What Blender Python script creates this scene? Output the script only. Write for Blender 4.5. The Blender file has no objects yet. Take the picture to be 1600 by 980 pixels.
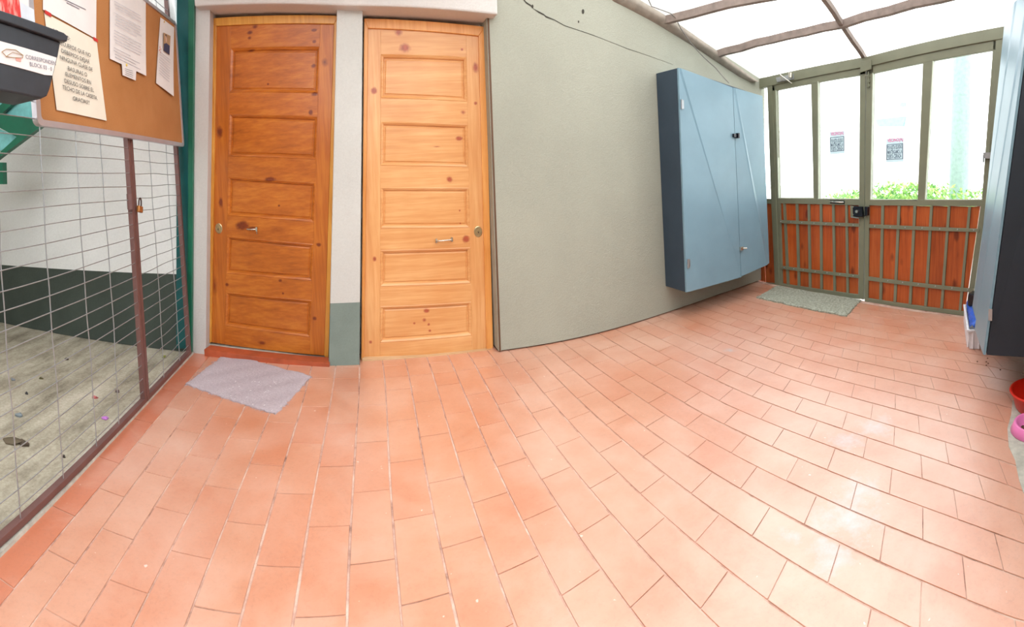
import bpy, math, random
from mathutils import Vector, Matrix
random.seed(7)
sc = bpy.context.scene
col = sc.collection
# ------------------------------------------------------------------ camera (phone panorama: central cylindrical)
F, CX, CY, PITCH, ROLL, YAW, H = 747.8754, 800.0, 313.7161, -0.0585, 0.0335, 0.3185, 1.25
cp, sp, cr, sr = math.cos(PITCH), math.sin(PITCH), math.cos(ROLL), math.sin(ROLL)
RX = Matrix(((1, 0, 0), (0, cp, -sp), (0, sp, cp)))
RY = Matrix(((cr, 0, sr), (0, 1, 0), (-sr, 0, cr)))
cy_, sy_ = math.cos(YAW), math.sin(YAW)
RZ = Matrix(((cy_, sy_, 0), (-sy_, cy_, 0), (0, 0, 1)))
ROT = RZ @ RX @ RY
CAM = Vector((0, 0, H))
cd = bpy.data.cameras.new('camera')
cd.type = 'PANO'
cd.panorama_type = 'CENTRAL_CYLINDRICAL'
cd.central_cylindrical_radius = 1.0
cd.central_cylindrical_range_u_min = -800 / F
cd.central_cylindrical_range_u_max = 800 / F
cd.central_cylindrical_range_v_min = -(980 - CY) / F
cd.central_cylindrical_range_v_max = CY / F
cd.clip_start = 0.02
cam = bpy.data.objects.new('camera', cd)
col.objects.link(cam)
m = ROT @ Matrix(((1, 0, 0), (0, 0, -1), (0, 1, 0)))
cam.matrix_world = Matrix.Translation(CAM) @ m.to_4x4()
sc.camera = cam
# ------------------------------------------------------------------ world, light, exposure
sc.view_settings.view_transform = 'Standard'
sc.view_settings.look = 'None'
sc.view_settings.gamma = 1.0
sc.view_settings.use_curve_mapping = False
sc.view_settings.exposure = -0.24
sc.cycles.use_denoising = True
sc.cycles.max_bounces = 8
sc.cycles.transparent_max_bounces = 12
sc.cycles.sample_clamp_indirect = 6.0
world = bpy.data.worlds.new('sky')
sc.world = world
world.use_nodes = True
wn = world.node_tree
bgn = wn.nodes['Background']
bgn.inputs['Strength'].default_value = 5.6
wtc = wn.nodes.new('ShaderNodeTexCoord')
wns = wn.nodes.new('ShaderNodeTexNoise')
wns.inputs['Scale'].default_value = 1.6
wns.inputs['Detail'].default_value = 4
wcr = wn.nodes.new('ShaderNodeValToRGB')
wcr.color_ramp.elements[0].position = .35
wcr.color_ramp.elements[0].color = (.93, .965, 1, 1)
wcr.color_ramp.elements[1].position = .6
wcr.color_ramp.elements[1].color = (1, 1, 1, 1)
wn.links.new(wtc.outputs['Generated'], wns.inputs['Vector'])
wn.links.new(wns.outputs['Fac'], wcr.inputs['Fac'])
wn.links.new(wcr.outputs['Color'], bgn.inputs['Color'])
sund = bpy.data.lights.new('sun', 'SUN')
sund.energy = 1.0
sund.angle = math.radians(40)
sun = bpy.data.objects.new('sun', sund)
col.objects.link(sun)
sun.location = (1, -2, 6)
sun.rotation_euler = Vector((-.35, -.75, 1.0)).to_track_quat('Z', 'Y').to_euler()


# ------------------------------------------------------------------ geometry helpers
def ray(px, py):
    a = (px - CX) / F
    return ROT @ Vector((math.sin(a), math.cos(a), -(py - CY) / F))


class Plane:
    def __init__(s, p, n):
        s.p = Vector(p); s.n = Vector(n).normalized()

    def off(s, d):
        return Plane(s.p + s.n * d, s.n)

    def hit(s, px, py):
        d = ray(px, py)
        return CAM + d * ((s.p - CAM).dot(s.n) / d.dot(s.n))


def PX(x): return Plane((x, 0, 0), (-1 if x > 0 else 1, 0, 0))
def PZ(z): return Plane((0, 0, z), (0, 0, 1))


FLOOR = PZ(0)
# the long wall is a little crooked in plan
GP = [(-4.7, 3.66), (-1.33, 3.37), (-.27, 3.175), (0.0, 3.15), (.95, 3.14), (1.35, 3.125), (1.8, 3.155), (2.4, 3.255), (3.1, 3.38), (3.95, 3.51)]


def g(x):
    if x <= GP[0][0]: return GP[0][1]
    for (a, b), (c, d) in zip(GP, GP[1:]):
        if x <= c:
            return b + (d - b) * (x - a) / (c - a)
    return GP[-1][1]


def gs(x, w=.18):
    return sum(g(x + w * t) for t in (-1, -.5, 0, .5, 1)) / 5 if x > 1.1 else g(x)


def onwall(px, py, off=0.0):
    d = ray(px, py)
    y = 3.2
    for _ in range(60):
        t = (y - off) / d.y
        y = gs(d.x * t)
    t = (y - off) / d.y
    return CAM + d * t


def seg_plane(a, b, off=0.0):
    a = Vector((a[0], a[1], 0)); b = Vector((b[0], b[1], 0))
    u = (b - a).normalized()
    n = Vector((u.y, -u.x, 0))
    return Plane(a + n * off, n), u


WD1, UD1 = seg_plane(GP[1], GP[2])
WD2, UD2 = seg_plane((-.27, 3.165), (.95, 3.14))


class MB:
    def __init__(s):
        s.v = []; s.f = []; s.m = []; s.sm = []

    def face(s, pts, mi=0, smooth=False):
        i = len(s.v)
        s.v += [Vector(p) for p in pts]
        s.f.append(list(range(i, i + len(pts)))); s.m.append(mi); s.sm.append(smooth)

    def mesh(s, vs, fs, mi=0, smooth=False):
        i = len(s.v)
        s.v += [Vector(p) for p in vs]
        for f in fs:
            s.f.append([i + k for k in f]); s.m.append(mi); s.sm.append(smooth)
        return s

    def prism(s, pts, vec, mi=0):
        """polygon pts extruded along vec"""
        n = len(pts); vec = Vector(vec)
        a = [Vector(p) for p in pts]
        nn = (a[1] - a[0]).cross(a[2] - a[0])
        if nn.dot(vec) > 0: a = a[::-1]
        b = [p + vec for p in a]
        fs = [list(range(n)), list(range(2 * n - 1, n - 1, -1))]
        for i in range(n):
            j = (i + 1) % n
            fs.append([j, i, n + i, n + j])
        return s.mesh(a + b, fs, mi)

    def box(s, c, size, rot=None, mi=0):
        c = Vector(c); hx, hy, hz = [q / 2 for q in size]
        vs = [Vector((x, y, z)) for x in (-hx, hx) for y in (-hy, hy) for z in (-hz, hz)]
        if rot is not None: vs = [rot @ v for v in vs]
        return s.mesh([c + v for v in vs], [(0, 1, 3, 2), (4, 6, 7, 5), (0, 4, 5, 1), (2, 3, 7, 6), (0, 2, 6, 4), (1, 5, 7, 3)], mi)

    def tube(s, path, r, n=8, mi=0, cap=True):
        path = [Vector(p) for p in path]
        rings = []
        up = Vector((0.13, .21, 1)).normalized()
        for i, p in enumerate(path):
            a = path[max(i - 1, 0)]; b = path[min(i + 1, len(path) - 1)]
            t = (b - a).normalized()
            if abs(t.dot(up)) > .95: up = Vector((1, .2, .1)).normalized()
            x = t.cross(up).normalized(); y = t.cross(x)
            rr = r[i] if isinstance(r, (list, tuple)) else r
            rings.append([p + (x * math.cos(2 * math.pi * k / n) + y * math.sin(2 * math.pi * k / n)) * rr for k in range(n)])
        vs = [p for q in rings for p in q]; fs = []
        for i in range(len(rings) - 1):
            for k in range(n):
                k2 = (k + 1) % n
                fs.append([i * n + k, i * n + k2, (i + 1) * n + k2, (i + 1) * n + k])
        s.mesh(vs, fs, mi, True)
        if cap:
            s.face(rings[0][::-1], mi); s.face(rings[-1], mi)
        return s

    def lathe(s, c, prof, n=32, sx=1, sy=1, rot=0, mi=0):
        c = Vector(c); vs = []; fs = []
        for (r, z) in prof:
            for k in range(n):
                a = 2 * math.pi * k / n
                x = math.cos(a) * r * sx; y = math.sin(a) * r * sy
                vs.append(c + Vector((x * math.cos(rot) - y * math.sin(rot), x * math.sin(rot) + y * math.cos(rot), z)))
        for i in range(len(prof) - 1):
            for k in range(n):
                k2 = (k + 1) % n
                fs.append([i * n + k, i * n + k2, (i + 1) * n + k2, (i + 1) * n + k])
        return s.mesh(vs, fs, mi, True)

    def ball(s, c, r, sq=(1, 1, 1), n=10, mi=0):
        prof = [(math.sin(math.pi * i / n) * r, -math.cos(math.pi * i / n) * r) for i in range(n + 1)]
        c = Vector(c); vs = []; fs = []
        for (rr, z) in prof:
            for k in range(n):
                a = 2 * math.pi * k / n
                vs.append(c + Vector((math.cos(a) * rr * sq[0], math.sin(a) * rr * sq[1], z * sq[2])))
        for i in range(n):
            for k in range(n):
                k2 = (k + 1) % n
                fs.append([i * n + k, i * n + k2, (i + 1) * n + k2, (i + 1) * n + k])
        return s.mesh(vs, fs, mi, True)

    def build(s, name, mats, parent=None, bevel=0, uv=None, wn=False):
        me = bpy.data.meshes.new(name)
        o0 = Vector((0, 0, 0))
        if parent is not None:
            q = parent
            while q is not None:
                o0 = o0 + q.location; q = q.parent
        me.from_pydata([tuple(v - o0) for v in s.v], [], s.f)
        if not isinstance(mats, (list, tuple)): mats = [mats]
        for k in mats: me.materials.append(k)
        for p, mi, sm in zip(me.polygons, s.m, s.sm):
            p.material_index = mi; p.use_smooth = sm
        me.update()
        o = bpy.data.objects.new(name, me)
        col.objects.link(o)
        if parent is not None: o.parent = parent
        if bevel:
            b = o.modifiers.new('bevel', 'BEVEL'); b.width = bevel; b.segments = 2; b.limit_method = 'ANGLE'; b.angle_limit = math.radians(40)
            w = o.modifiers.new('weld', 'WELD'); w.merge_threshold = 1e-5
            o.modifiers.move(1, 0)
        return o


def tag(o, label, cat, group=None, kind=None):
    if label: o['label'] = label
    if cat: o['category'] = cat
    if group: o['group'] = group
    if kind: o['kind'] = kind
    return o


def thing(name, loc, label, cat, group=None, kind=None):
    o = bpy.data.objects.new(name, None)
    o.empty_display_size = .05
    col.objects.link(o); o.location = loc
    return tag(o, label, cat, group, kind)


def struct(o, label=None):
    o['kind'] = 'structure'
    if label: o['label'] = label
    return o


# ------------------------------------------------------------------ materials
def lin(c):
    return tuple(((x / 255) / 12.92 if x / 255 <= .04045 else ((x / 255 + .055) / 1.055) ** 2.4) for x in c) + (1,)


class NT:
    def __init__(s, name):
        s.mat = bpy.data.materials.new(name); s.mat.use_nodes = True
        s.nt = s.mat.node_tree; s.b = s.nt.nodes['Principled BSDF']
        s.tc = s.nt.nodes.new('ShaderNodeTexCoord')

    def n(s, typ, **kw):
        q = s.nt.nodes.new(typ)
        for k, v in kw.items():
            if k in q.inputs.keys() or isinstance(k, int): q.inputs[k].default_value = v
            else: setattr(q, k, v)
        return q

    def l(s, a, b): s.nt.links.new(a, b)

    def noise(s, scale, detail=4, rough=.55, vec=None, mapscale=None, dist=0):
        q = s.n('ShaderNodeTexNoise'); q.inputs['Scale'].default_value = scale; q.inputs['Detail'].default_value = detail
        q.inputs['Roughness'].default_value = rough; q.inputs['Distortion'].default_value = dist
        v = vec or s.tc.outputs['Object']
        if mapscale:
            mp = s.n('ShaderNodeMapping'); mp.inputs['Scale'].default_value = mapscale; s.l(v, mp.inputs['Vector']); v = mp.outputs['Vector']
        s.l(v, q.inputs['Vector'])
        return q.outputs['Fac']

    def ramp(s, fac, stops):
        q = s.n('ShaderNodeValToRGB'); e = q.color_ramp.elements
        while len(e) < len(stops): e.new(.5)
        for k, (p, c) in zip(e, stops): k.position = p; k.color = c
        s.l(fac, q.inputs['Fac'])
        return q.outputs['Color']

    def mix(s, fac, a, b, mode='MIX'):
        q = s.n('ShaderNodeMix', data_type='RGBA', blend_type=mode)
        for sock, v in ((q.inputs['Factor'], fac), (q.inputs[6], a), (q.inputs[7], b)):
            if isinstance(v, (int, float)): sock.default_value = v
            elif isinstance(v, tuple): sock.default_value = v
            else: s.l(v, sock)
        return q.outputs[2]

    def math(s, op, a, b=None, clamp=False):
        q = s.n('ShaderNodeMath', operation=op); q.use_clamp = clamp
        for i, v in enumerate((a, b)):
            if v is None: continue
            if isinstance(v, (int, float)): q.inputs[i].default_value = v
            else: s.l(v, q.inputs[i])
        return q.outputs[0]

    def bump(s, h, strength=.3, dist=.01):
        q = s.n('ShaderNodeBump'); q.inputs['Strength'].default_value = strength; q.inputs['Distance'].default_value = dist
        s.l(h, q.inputs['Height']); s.l(q.outputs['Normal'], s.b.inputs['Normal'])

    def color(s, c):
        if isinstance(c, tuple): s.b.inputs['Base Color'].default_value = c
        else: s.l(c, s.b.inputs['Base Color'])

    def done(s, rough=.6, metal=0, spec=.5):
        s.b.inputs['Roughness'].default_value = rough if isinstance(rough, (int, float)) else .5
        if not isinstance(rough, (int, float)): s.l(rough, s.b.inputs['Roughness'])
        s.b.inputs['Metallic'].default_value = metal
        s.b.inputs['Specular IOR Level'].default_value = spec
        return s.mat


def paint(name, rgb, rough=.5, var=.12, scale=9, metal=0, bump=0.0, bscale=120, spec=.5):
    t = NT(name); c = lin(rgb)
    d = tuple(x * (1 - var) for x in c[:3]) + (1,); e = tuple(min(1, x * (1 + var)) for x in c[:3]) + (1,)
    t.color(t.ramp(t.noise(scale), [(.3, d), (.7, e)]))
    if bump: t.bump(t.noise(bscale, 3), bump, .004)
    return t.done(rough, metal, spec)


def stucco(name, rgb, rgb_low=None, zlow=None, rough=.85, bstr=.3, scale=85):
    t = NT(name); c = lin(rgb)
    base = t.ramp(t.noise(1.3, 5), [(.3, tuple(x * .93 for x in c[:3]) + (1,)), (.7, tuple(min(1, x * 1.05) for x in c[:3]) + (1,))])
    if rgb_low:
        l_ = lin(rgb_low)
        low = t.ramp(t.noise(3, 4), [(.3, tuple(x * .85 for x in l_[:3]) + (1,)), (.7, tuple(x * 1.1 for x in l_[:3]) + (1,))])
        sep = t.n('ShaderNodeSeparateXYZ'); t.l(t.tc.outputs['Object'], sep.inputs[0])
        k = t.math('LESS_THAN', sep.outputs['Z'], zlow)
        base = t.mix(k, base, low)
    fine = t.noise(scale, 5, .7)
    base = t.mix(.3, base, t.ramp(fine, [(.3, (.78, .78, .78, 1)), (.6, (1, 1, 1, 1))]), 'MULTIPLY')
    t.color(base)
    t.bump(t.math('ADD', fine, t.math('MULTIPLY', t.noise(9, 3), .6)), bstr, .012)
    return t.done(rough, 0, .25)


def wood(name, dark, mid, light, vertical=False, knots=(), gscale=1.0, rough=.35, spec=.4, coat=.25, knotcol=(70, 25, 10), rnd=0.0):
    """knots: (x, z, rx, rz, strength) in the thing's own frame (object x and z)"""
    t = NT(name)
    sc_ = (26, 26, 1.3) if vertical else (1.3, 26, 26)
    gr = t.noise(gscale, 5, .6, mapscale=sc_, dist=.25)
    gr2 = t.noise(gscale * 3.2, 3, .6, mapscale=sc_, dist=.2)
    big = t.noise(2.2, 3)
    f = t.math('ADD', t.math('MULTIPLY', gr, .42), t.math('MULTIPLY', gr2, .26))
    f = t.math('ADD', f, t.math('MULTIPLY', big, .32))
    c = t.ramp(f, [(.34, lin(dark)), (.5, lin(mid)), (.67, lin(light))])
    if rnd:
        inf = t.n('ShaderNodeObjectInfo')
        c = t.mix(1.0, c, t.ramp(inf.outputs['Random'], [(0, (1 - rnd,) * 3 + (1,)), (1, (1, 1, 1, 1))]), 'MULTIPLY')
    if knots == 'random':
        mp = t.n('ShaderNodeMapping'); mp.inputs['Scale'].default_value = (7, 7, 3.3)
        t.l(t.tc.outputs['Object'], mp.inputs['Vector'])
        vo = t.n('ShaderNodeTexVoronoi'); vo.inputs['Scale'].default_value = 1; vo.inputs['Randomness'].default_value = 1
        t.l(mp.outputs['Vector'], vo.inputs['Vector'])
        k = t.ramp(t.math('ADD', vo.outputs['Distance'], t.math('MULTIPLY', gr2, .12)), [(.17, (1, 1, 1, 1)), (.27, (0, 0, 0, 1))])
        c = t.mix(t.math('MULTIPLY', k, .75), c, lin(knotcol))
    elif knots:
        sep = t.n('ShaderNodeSeparateXYZ'); t.l(t.tc.outputs['Object'], sep.inputs[0])
        wob = t.math('MULTIPLY', t.math('SUBTRACT', t.noise(45, 2), .5), .9)
        acc = None
        for (x, z, rx, rz, st) in knots:
            dx = t.math('DIVIDE', t.math('SUBTRACT', sep.outputs['X'], x), rx)
            dz = t.math('DIVIDE', t.math('SUBTRACT', sep.outputs['Z'], z), rz)
            d = t.math('SQRT', t.math('ADD', t.math('MULTIPLY', dx, dx), t.math('MULTIPLY', dz, dz)))
            v = t.math('MULTIPLY', t.math('SUBTRACT', 1.55, t.math('ADD', d, wob)), st * 1.3, clamp=True)
            acc = v if acc is None else t.math('MAXIMUM', acc, v)
        acc = t.math('MULTIPLY', acc, .92)
        kc = t.mix(t.noise(60, 2), lin(knotcol), lin(tuple(min(255, q * 1.9) for q in knotcol)))
        c = t.mix(acc, c, kc)
    t.color(c)
    t.bump(gr2, .08, .002)
    t.b.inputs['Coat Weight'].default_value = coat
    t.b.inputs['Coat Roughness'].default_value = .22
    return t.done(rough, 0, spec)


M = {}
M['stucco_grey'] = stucco('grey stucco', (163, 163, 149))
M['stucco_white'] = stucco('white stucco', (204, 201, 198))
M['stucco_header'] = stucco('header plaster', (210, 204, 199), bstr=.35)
M['cement'] = paint('cement', (176, 170, 158), .9, .2, 25, bump=.5, bscale=90)
M['grey_metal'] = paint('olive grey gate paint', (118, 119, 98), .42, .08, 6)
M['green_metal'] = paint('green enamel', (22, 98, 74), .35, .15, 5)
M['teal_metal'] = paint('teal enamel', (14, 82, 84), .35, .2, 5)
M['brown_metal'] = paint('brown red oxide paint', (104, 72, 68), .45, .12, 14)
M['galv'] = paint('galvanised wire', (165, 168, 172), .35, .12, 30, .7)
M['chrome'] = paint('worn chrome', (205, 200, 188), .22, .1, 40, .9)
M['brass'] = paint('brass', (190, 168, 128), .3, .12, 40, .8)
M['black_plastic'] = paint('black plastic', (44, 50, 58), .45, .12, 20)
M['black_enamel'] = paint('black enamel', (14, 16, 26), .2, .1, 30)
M['cab_body'] = paint('shaded slate cabinet body', (50, 65, 80), .5, .08, 6)  # darker than the doors: shade on the left-facing side put into the colour
M['cab_door'] = paint('blue grey sheet metal door', (118, 148, 163), .36, .07, 3)
M['paper'] = paint('paper', (226, 220, 218), .8, .03, 9)
M['paper_warm'] = paint('cream paper', (226, 218, 202), .8, .03, 9)
M['ink'] = paint('black ink', (38, 38, 44), .8)
M['ink_grey'] = paint('grey ink', (120, 118, 130), .8)
M['ink_pale'] = paint('pale grey ink', (170, 166, 176), .8)
M['ink_red'] = paint('red ink', (214, 70, 80), .8)
M['tape_red'] = paint('red tape', (196, 44, 40), .5)
M['red_plastic'] = paint('red plastic', (206, 34, 18), .3, .08, 9)
M['pink_plastic'] = paint('pink plastic', (222, 120, 176), .35, .06, 9)
M['kibble'] = paint('kibble', (92, 52, 32), .9, .4, 60)
M['white_plastic'] = paint('white plastic', (218, 214, 218), .5, .08, 30)
M['blue_plastic'] = paint('blue plastic film', (52, 96, 190), .3, .3, 30)
M['dark_gap'] = paint('gap shadow', (48, 40, 34), .9)  # stands in for the shadow in the gap under the grey wall
M['alu'] = paint('aluminium trim', (190, 186, 192), .35, .05, 12, .6)
M['roof_wood'] = paint('old rafter timber', (138, 124, 116), .8, .2, 14)
M['roof_plaster'] = paint('roof beam plaster', (148, 138, 126), .85, .15, 14, bump=.3)
M['facade'] = paint('white render', (225, 225, 222), .9, .04, 2)
M['facade_brick'] = paint('pale brick', (206, 196, 190), .9, .3, 60)
M['facade_glass'] = paint('facade glazing', (128, 158, 166), .2)
M['pole'] = paint('concrete pole', (140, 160, 155), .9, .12, 20)
M['street'] = paint('pavement', (205, 200, 195), .9, .1, 6)
M['sky_panel'] = paint('teal corrugated sheet', (120, 190, 190), .5, .15, 20)


def cork():
    t = NT('cork')
    a = t.ramp(t.noise(260, 3, .7), [(.35, lin((150, 96, 52))), (.65, lin((196, 138, 88)))])
    t.color(t.mix(.6, a, t.ramp(t.noise(5, 3), [(.3, lin((168, 112, 66))), (.7, lin((184, 128, 80)))])))
    t.bump(t.noise(260, 3), .2, .002)
    return t.done(.9, 0, .2)


M['cork'] = cork()


def glass():
    t = NT('window glass')
    nt = t.nt; out = nt.nodes['Material Output']
    tr = t.n('ShaderNodeBsdfTransparent'); tr.inputs['Color'].default_value = (.96, .985, .98, 1)
    gl = t.n('ShaderNodeBsdfGlossy'); gl.inputs['Roughness'].default_value = .03
    fr = t.n('ShaderNodeFresnel'); fr.inputs['IOR'].default_value = 1.45
    mx = t.n('ShaderNodeMixShader')
    t.l(t.math('MULTIPLY', fr.outputs[0], .6), mx.inputs[0]); t.l(tr.outputs[0], mx.inputs[1]); t.l(gl.outputs[0], mx.inputs[2])
    t.l(mx.outputs[0], out.inputs['Surface'])
    return t.mat


M['glass'] = glass()


def poly_roof():
    t = NT('translucent roof sheet')
    out = t.nt.nodes['Material Output']
    tr = t.n('ShaderNodeBsdfTransparent'); tr.inputs['Color'].default_value = (.72, .73, .72, 1)
    tl = t.n('ShaderNodeBsdfTranslucent'); tl.inputs['Color'].default_value = (.74, .74, .73, 1)
    mx = t.n('ShaderNodeMixShader')
    sp = t.ramp(t.noise(14, 4, .7), [(.24, (.8, .8, .8, 1)), (.3, (.4, .4, .4, 1))])
    t.l(sp, mx.inputs[0]); t.l(tr.outputs[0], mx.inputs[1]); t.l(tl.outputs[0], mx.inputs[2])
    t.l(mx.outputs[0], out.inputs['Surface'])
    return t.mat


M['roof_sheet'] = poly_roof()


STAINS = [(p.x, p.y, r) for p, r in ((FLOOR.hit(1318, 812), .13), (FLOOR.hit(1300, 868), .08), (FLOOR.hit(1370, 668), .10), (FLOOR.hit(1325, 690), .09), (FLOOR.hit(1345, 770), .09), (FLOOR.hit(1235, 838), .05), (FLOOR.hit(1140, 548), .05))]


def tile_mat():
    t = NT('terracotta tile')
    at = t.n('ShaderNodeAttribute', attribute_name='tone')
    a = t.ramp(t.noise(3.0, 5, .6), [(.3, lin((194, 126, 93))), (.52, lin((205, 144, 115))), (.72, lin((212, 161, 138)))])
    b = t.mix(t.math('MULTIPLY', at.outputs['Fac'], .28, clamp=True), a, lin((194, 96, 54)))
    spk = t.ramp(t.noise(90, 3, .7), [(.3, (.82, .82, .82, 1)), (.5, (1, 1, 1, 1))])
    b = t.mix(.6, b, spk, 'MULTIPLY')
    # dusty, washed patches and pale paint spots
    dust = t.ramp(t.noise(1.7, 6, .65, dist=.4), [(.45, (0, 0, 0, 1)), (.75, (.5, .5, .5, 1))])
    b = t.mix(dust, b, lin((226, 188, 170)))
    # bluish plaster stains trodden into the tiles
    sep = t.n('ShaderNodeSeparateXYZ'); t.l(t.tc.outputs['Object'], sep.inputs[0])
    wob = t.math('MULTIPLY', t.math('SUBTRACT', t.noise(11, 6, .75), .5), 4.2)
    acc = None
    for (x, y, r) in STAINS:
        dx = t.math('SUBTRACT', sep.outputs['X'], x); dy = t.math('SUBTRACT', sep.outputs['Y'], y)
        d = t.math('DIVIDE', t.math('SQRT', t.math('ADD', t.math('MULTIPLY', dx, dx), t.math('MULTIPLY', dy, dy))), r)
        v = t.math('MULTIPLY', t.math('SUBTRACT', 1.0, t.math('ADD', d, wob)), .7, clamp=True)
        acc = v if acc is None else t.math('MAXIMUM', acc, v)
    b = t.mix(t.math('MULTIPLY', acc, .6), b, lin((176, 190, 198)))
    spots = t.ramp(t.noise(38, 2, .5), [(.75, (0, 0, 0, 1)), (.78, (.6, .6, .6, 1))])
    b = t.mix(spots, b, lin((238, 222, 212)))
    t.color(b)
    t.bump(t.noise(30, 4, .6), .15, .004)
    t.b.inputs['Coat Weight'].default_value = 1.0
    t.b.inputs['Coat IOR'].default_value = 1.95
    t.b.inputs['Coat Roughness'].default_value = .4
    r = t.ramp(t.noise(4, 4), [(.3, (.34,) * 3 + (1,)), (.7, (.5,) * 3 + (1,))])
    return t.done(r, 0, .7)


M['tile'] = tile_mat()
M['tile_red'] = paint('varnished red tile', (176, 84, 52), .45, .25, 9)


def grout():
    t = NT('grout')
    t.color(t.ramp(t.noise(7, 5, .7), [(.3, lin((128, 96, 84))), (.45, lin((190, 150, 134))), (.7, lin((216, 190, 174)))]))
    t.bump(t.noise(120, 3), .5, .004)
    return t.done(.9, 0, .2)


M['grout'] = grout()


def yard():
    t = NT('dirty concrete')
    a = t.ramp(t.noise(5, 7, .7, mapscale=(1, .35, 1)), [(.3, lin((124, 116, 102))), (.5, lin((174, 166, 148))), (.7, lin((202, 194, 178)))])
    t.color(t.mix(.5, a, t.ramp(t.noise(60, 5, .8), [(.35, (.5, .48, .42, 1)), (.6, (1, 1, 1, 1))]), 'MULTIPLY'))
    t.bump(t.noise(40, 5, .7), .5, .01)
    return t.done(.95, 0, .2)


M['yard'] = yard()


def matfab(name, a, b, s=90):
    t = NT(name)
    c = t.ramp(t.noise(s, 5, .8), [(.35, lin(a)), (.65, lin(b))])
    sp = t.ramp(t.noise(70, 2), [(.72, (0, 0, 0, 1)), (.75, (1, 1, 1, 1))])
    t.color(t.mix(sp, c, lin((230, 226, 228))))
    t.bump(t.noise(s * 3, 4, .8), .8, .006)
    return t.done(.98, 0, .1)


M['mat_mauve'] = matfab('mauve carpet', (180, 166, 172), (206, 192, 198))
M['mat_grey'] = matfab('grey green shag', (122, 122, 108), (182, 182, 166), 50)


def leafmat():
    t = NT('hedge leaves')
    t.color(t.ramp(t.noise(9, 4), [(.35, lin((92, 150, 88))), (.55, lin((156, 198, 110))), (.7, lin((212, 226, 140)))]))
    return t.done(.6, 0, .3)


M['leaf'] = leafmat()

# ================================================================== STRUCTURE
# ---- tiled floor: hand laid running bond, each tile a slightly bevelled slab over grout
DC = [-0.0023, 0.0057, 0.0468, 0.0004, -0.0197, 0.003, -0.0846, -0.0118, 0.1183, -0.0515, -0.0556, -0.1779, -0.041, 0.0647, 0.0182, 0.1229, -0.0579, 0.1139, 0.1098, -0.0646]
DN = [(i, j) for i in range(6) for j in range(5) if i + j <= 5]
YC = [2.46675, -0.24347, 0.11429, -0.3247, 0.04212, 0.00145]


def tile_xy(k, n):
    k1 = min(max(k, -1.2), 33)
    kk = k1 / 10
    y = YC[0] + YC[1] * kk + YC[2] * kk * kk + YC[3] * n + YC[4] * n * kk + YC[5] * n * n
    kq = min(max(k, 0), 20.5); yq = min(max(y, .15), 2.45)
    if k > 15 and yq > 1.4: yq = 1.4 + (yq - 1.4) * max(0, 1 - (k - 15) / 4)
    u = (kq - 10) / 12; v = (yq - 1.2) / 1.2
    d = sum(c * u ** i * v ** j for c, (i, j) in zip(DC, DN))
    x = -0.9102 + 0.1202 * k + max(-.07, min(.07, d))
    return x * 1.25, y * 1.25


fl = MB(); tones = []
TH = .006
for k in range(-2, 34):
    k0, k1 = k, k + 1
    cuts = [-3.0 + (0 if k % 2 else .5)]
    n = cuts[0]
    rows = []
    start = [-5, -4, -3, -2, -1] if k % 2 else [-4.5, -3.5, -2.5, -1.5, -.5]
    js = sorted(set(start + [0] + [q + (0 if k % 2 else .5) for q in range(0, 16)]))
    for a, b in zip(js, js[1:]):
        ea = .0032 / .15; eb = .0016 / .30
        ja = random.uniform(-.012, .012)
        e1 = ea * random.uniform(.7, 1.5); e2 = ea * random.uniform(.7, 1.5)
        c = [tile_xy(k + .5, (a + b) / 2)]
        if c[0][1] < -2.6 or c[0][1] > 4.1: continue
        N = 4
        L = [tile_xy(k0 + e1, a + eb + (b - a - 2 * eb) * i / N) for i in range(N + 1)]
        R = [tile_xy(k1 - e2, a + eb + (b - a - 2 * eb) * i / N) for i in range(N + 1)]
        if max(p[0] for p in L + R) > 3.885: continue
        if min(p[0] for p in L + R) < -1.33:
            continue
        top = [(x, y, TH + ja * .05) for x, y in L] + [(x, y, TH + ja * .05) for x, y in R[::-1]]
        cx = sum(p[0] for p in top) / len(top); cyy = sum(p[1] for p in top) / len(top)
        top_in = [(cx + (x - cx) * .988, cyy + (y - cyy) * .996, z) for x, y, z in top]
        bot = [(x, y, z - .0025) for x, y, z in top]
        nn = len(top)
        vs = top_in + bot
        fs = [list(range(nn))[::-1]] + [[i, (i + 1) % nn, nn + (i + 1) % nn, nn + i] for i in range(nn)]
        fs = [f for f in fs]
        fl.mesh(vs, fs)
        tone = random.random() ** 1.6 * .9 + (2.4 if k <= -1 else 0)
        tones += [tone] * len(fs)
tile_n = len(fl.f)
fl.mesh([(-1.24, -2.6, .0025), (3.89, -2.6, .0025), (3.89, 3.75, .0025), (-1.30, 3.75, .0025)], [[0, 1, 2, 3]], 1)
tones.append(0)
floor = struct(fl.build('floor', [M['tile'], M['grout']]), 'terracotta tiled patio floor in long running bond')
at = floor.data.attributes.new('tone', 'FLOAT', 'FACE')
for i, v in enumerate(tones): at.data[i].value = v
import bmesh
bm = bmesh.new(); bm.from_mesh(floor.data)
bm.normal_update()
for f in bm.faces:
    if f.normal.z < -.2: f.normal_flip()
bm.to_mesh(floor.data); bm.free()

# ---- yard concrete beyond the fence, ground outside
struct(MB().mesh([(-4.8, -2.6, -.004), (-1.3, -2.6, -.004), (-1.3, 3.9, -.004), (-4.8, 3.9, -.004)], [[0, 1, 2, 3]]).prism([(-4.8, -2.6, -.005), (-1.3, -2.6, -.005), (-1.3, 3.9, -.005), (-4.8, 3.9, -.005)], (0, 0, -.15)).build('floor_yard', M['yard']))
struct(MB().prism([(3.90, -14, -.004), (30, -14, -.004), (30, 22, -.004), (3.90, 22, -.004)], (0, 0, -.2)).build('floor_street', M['street']))


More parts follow.
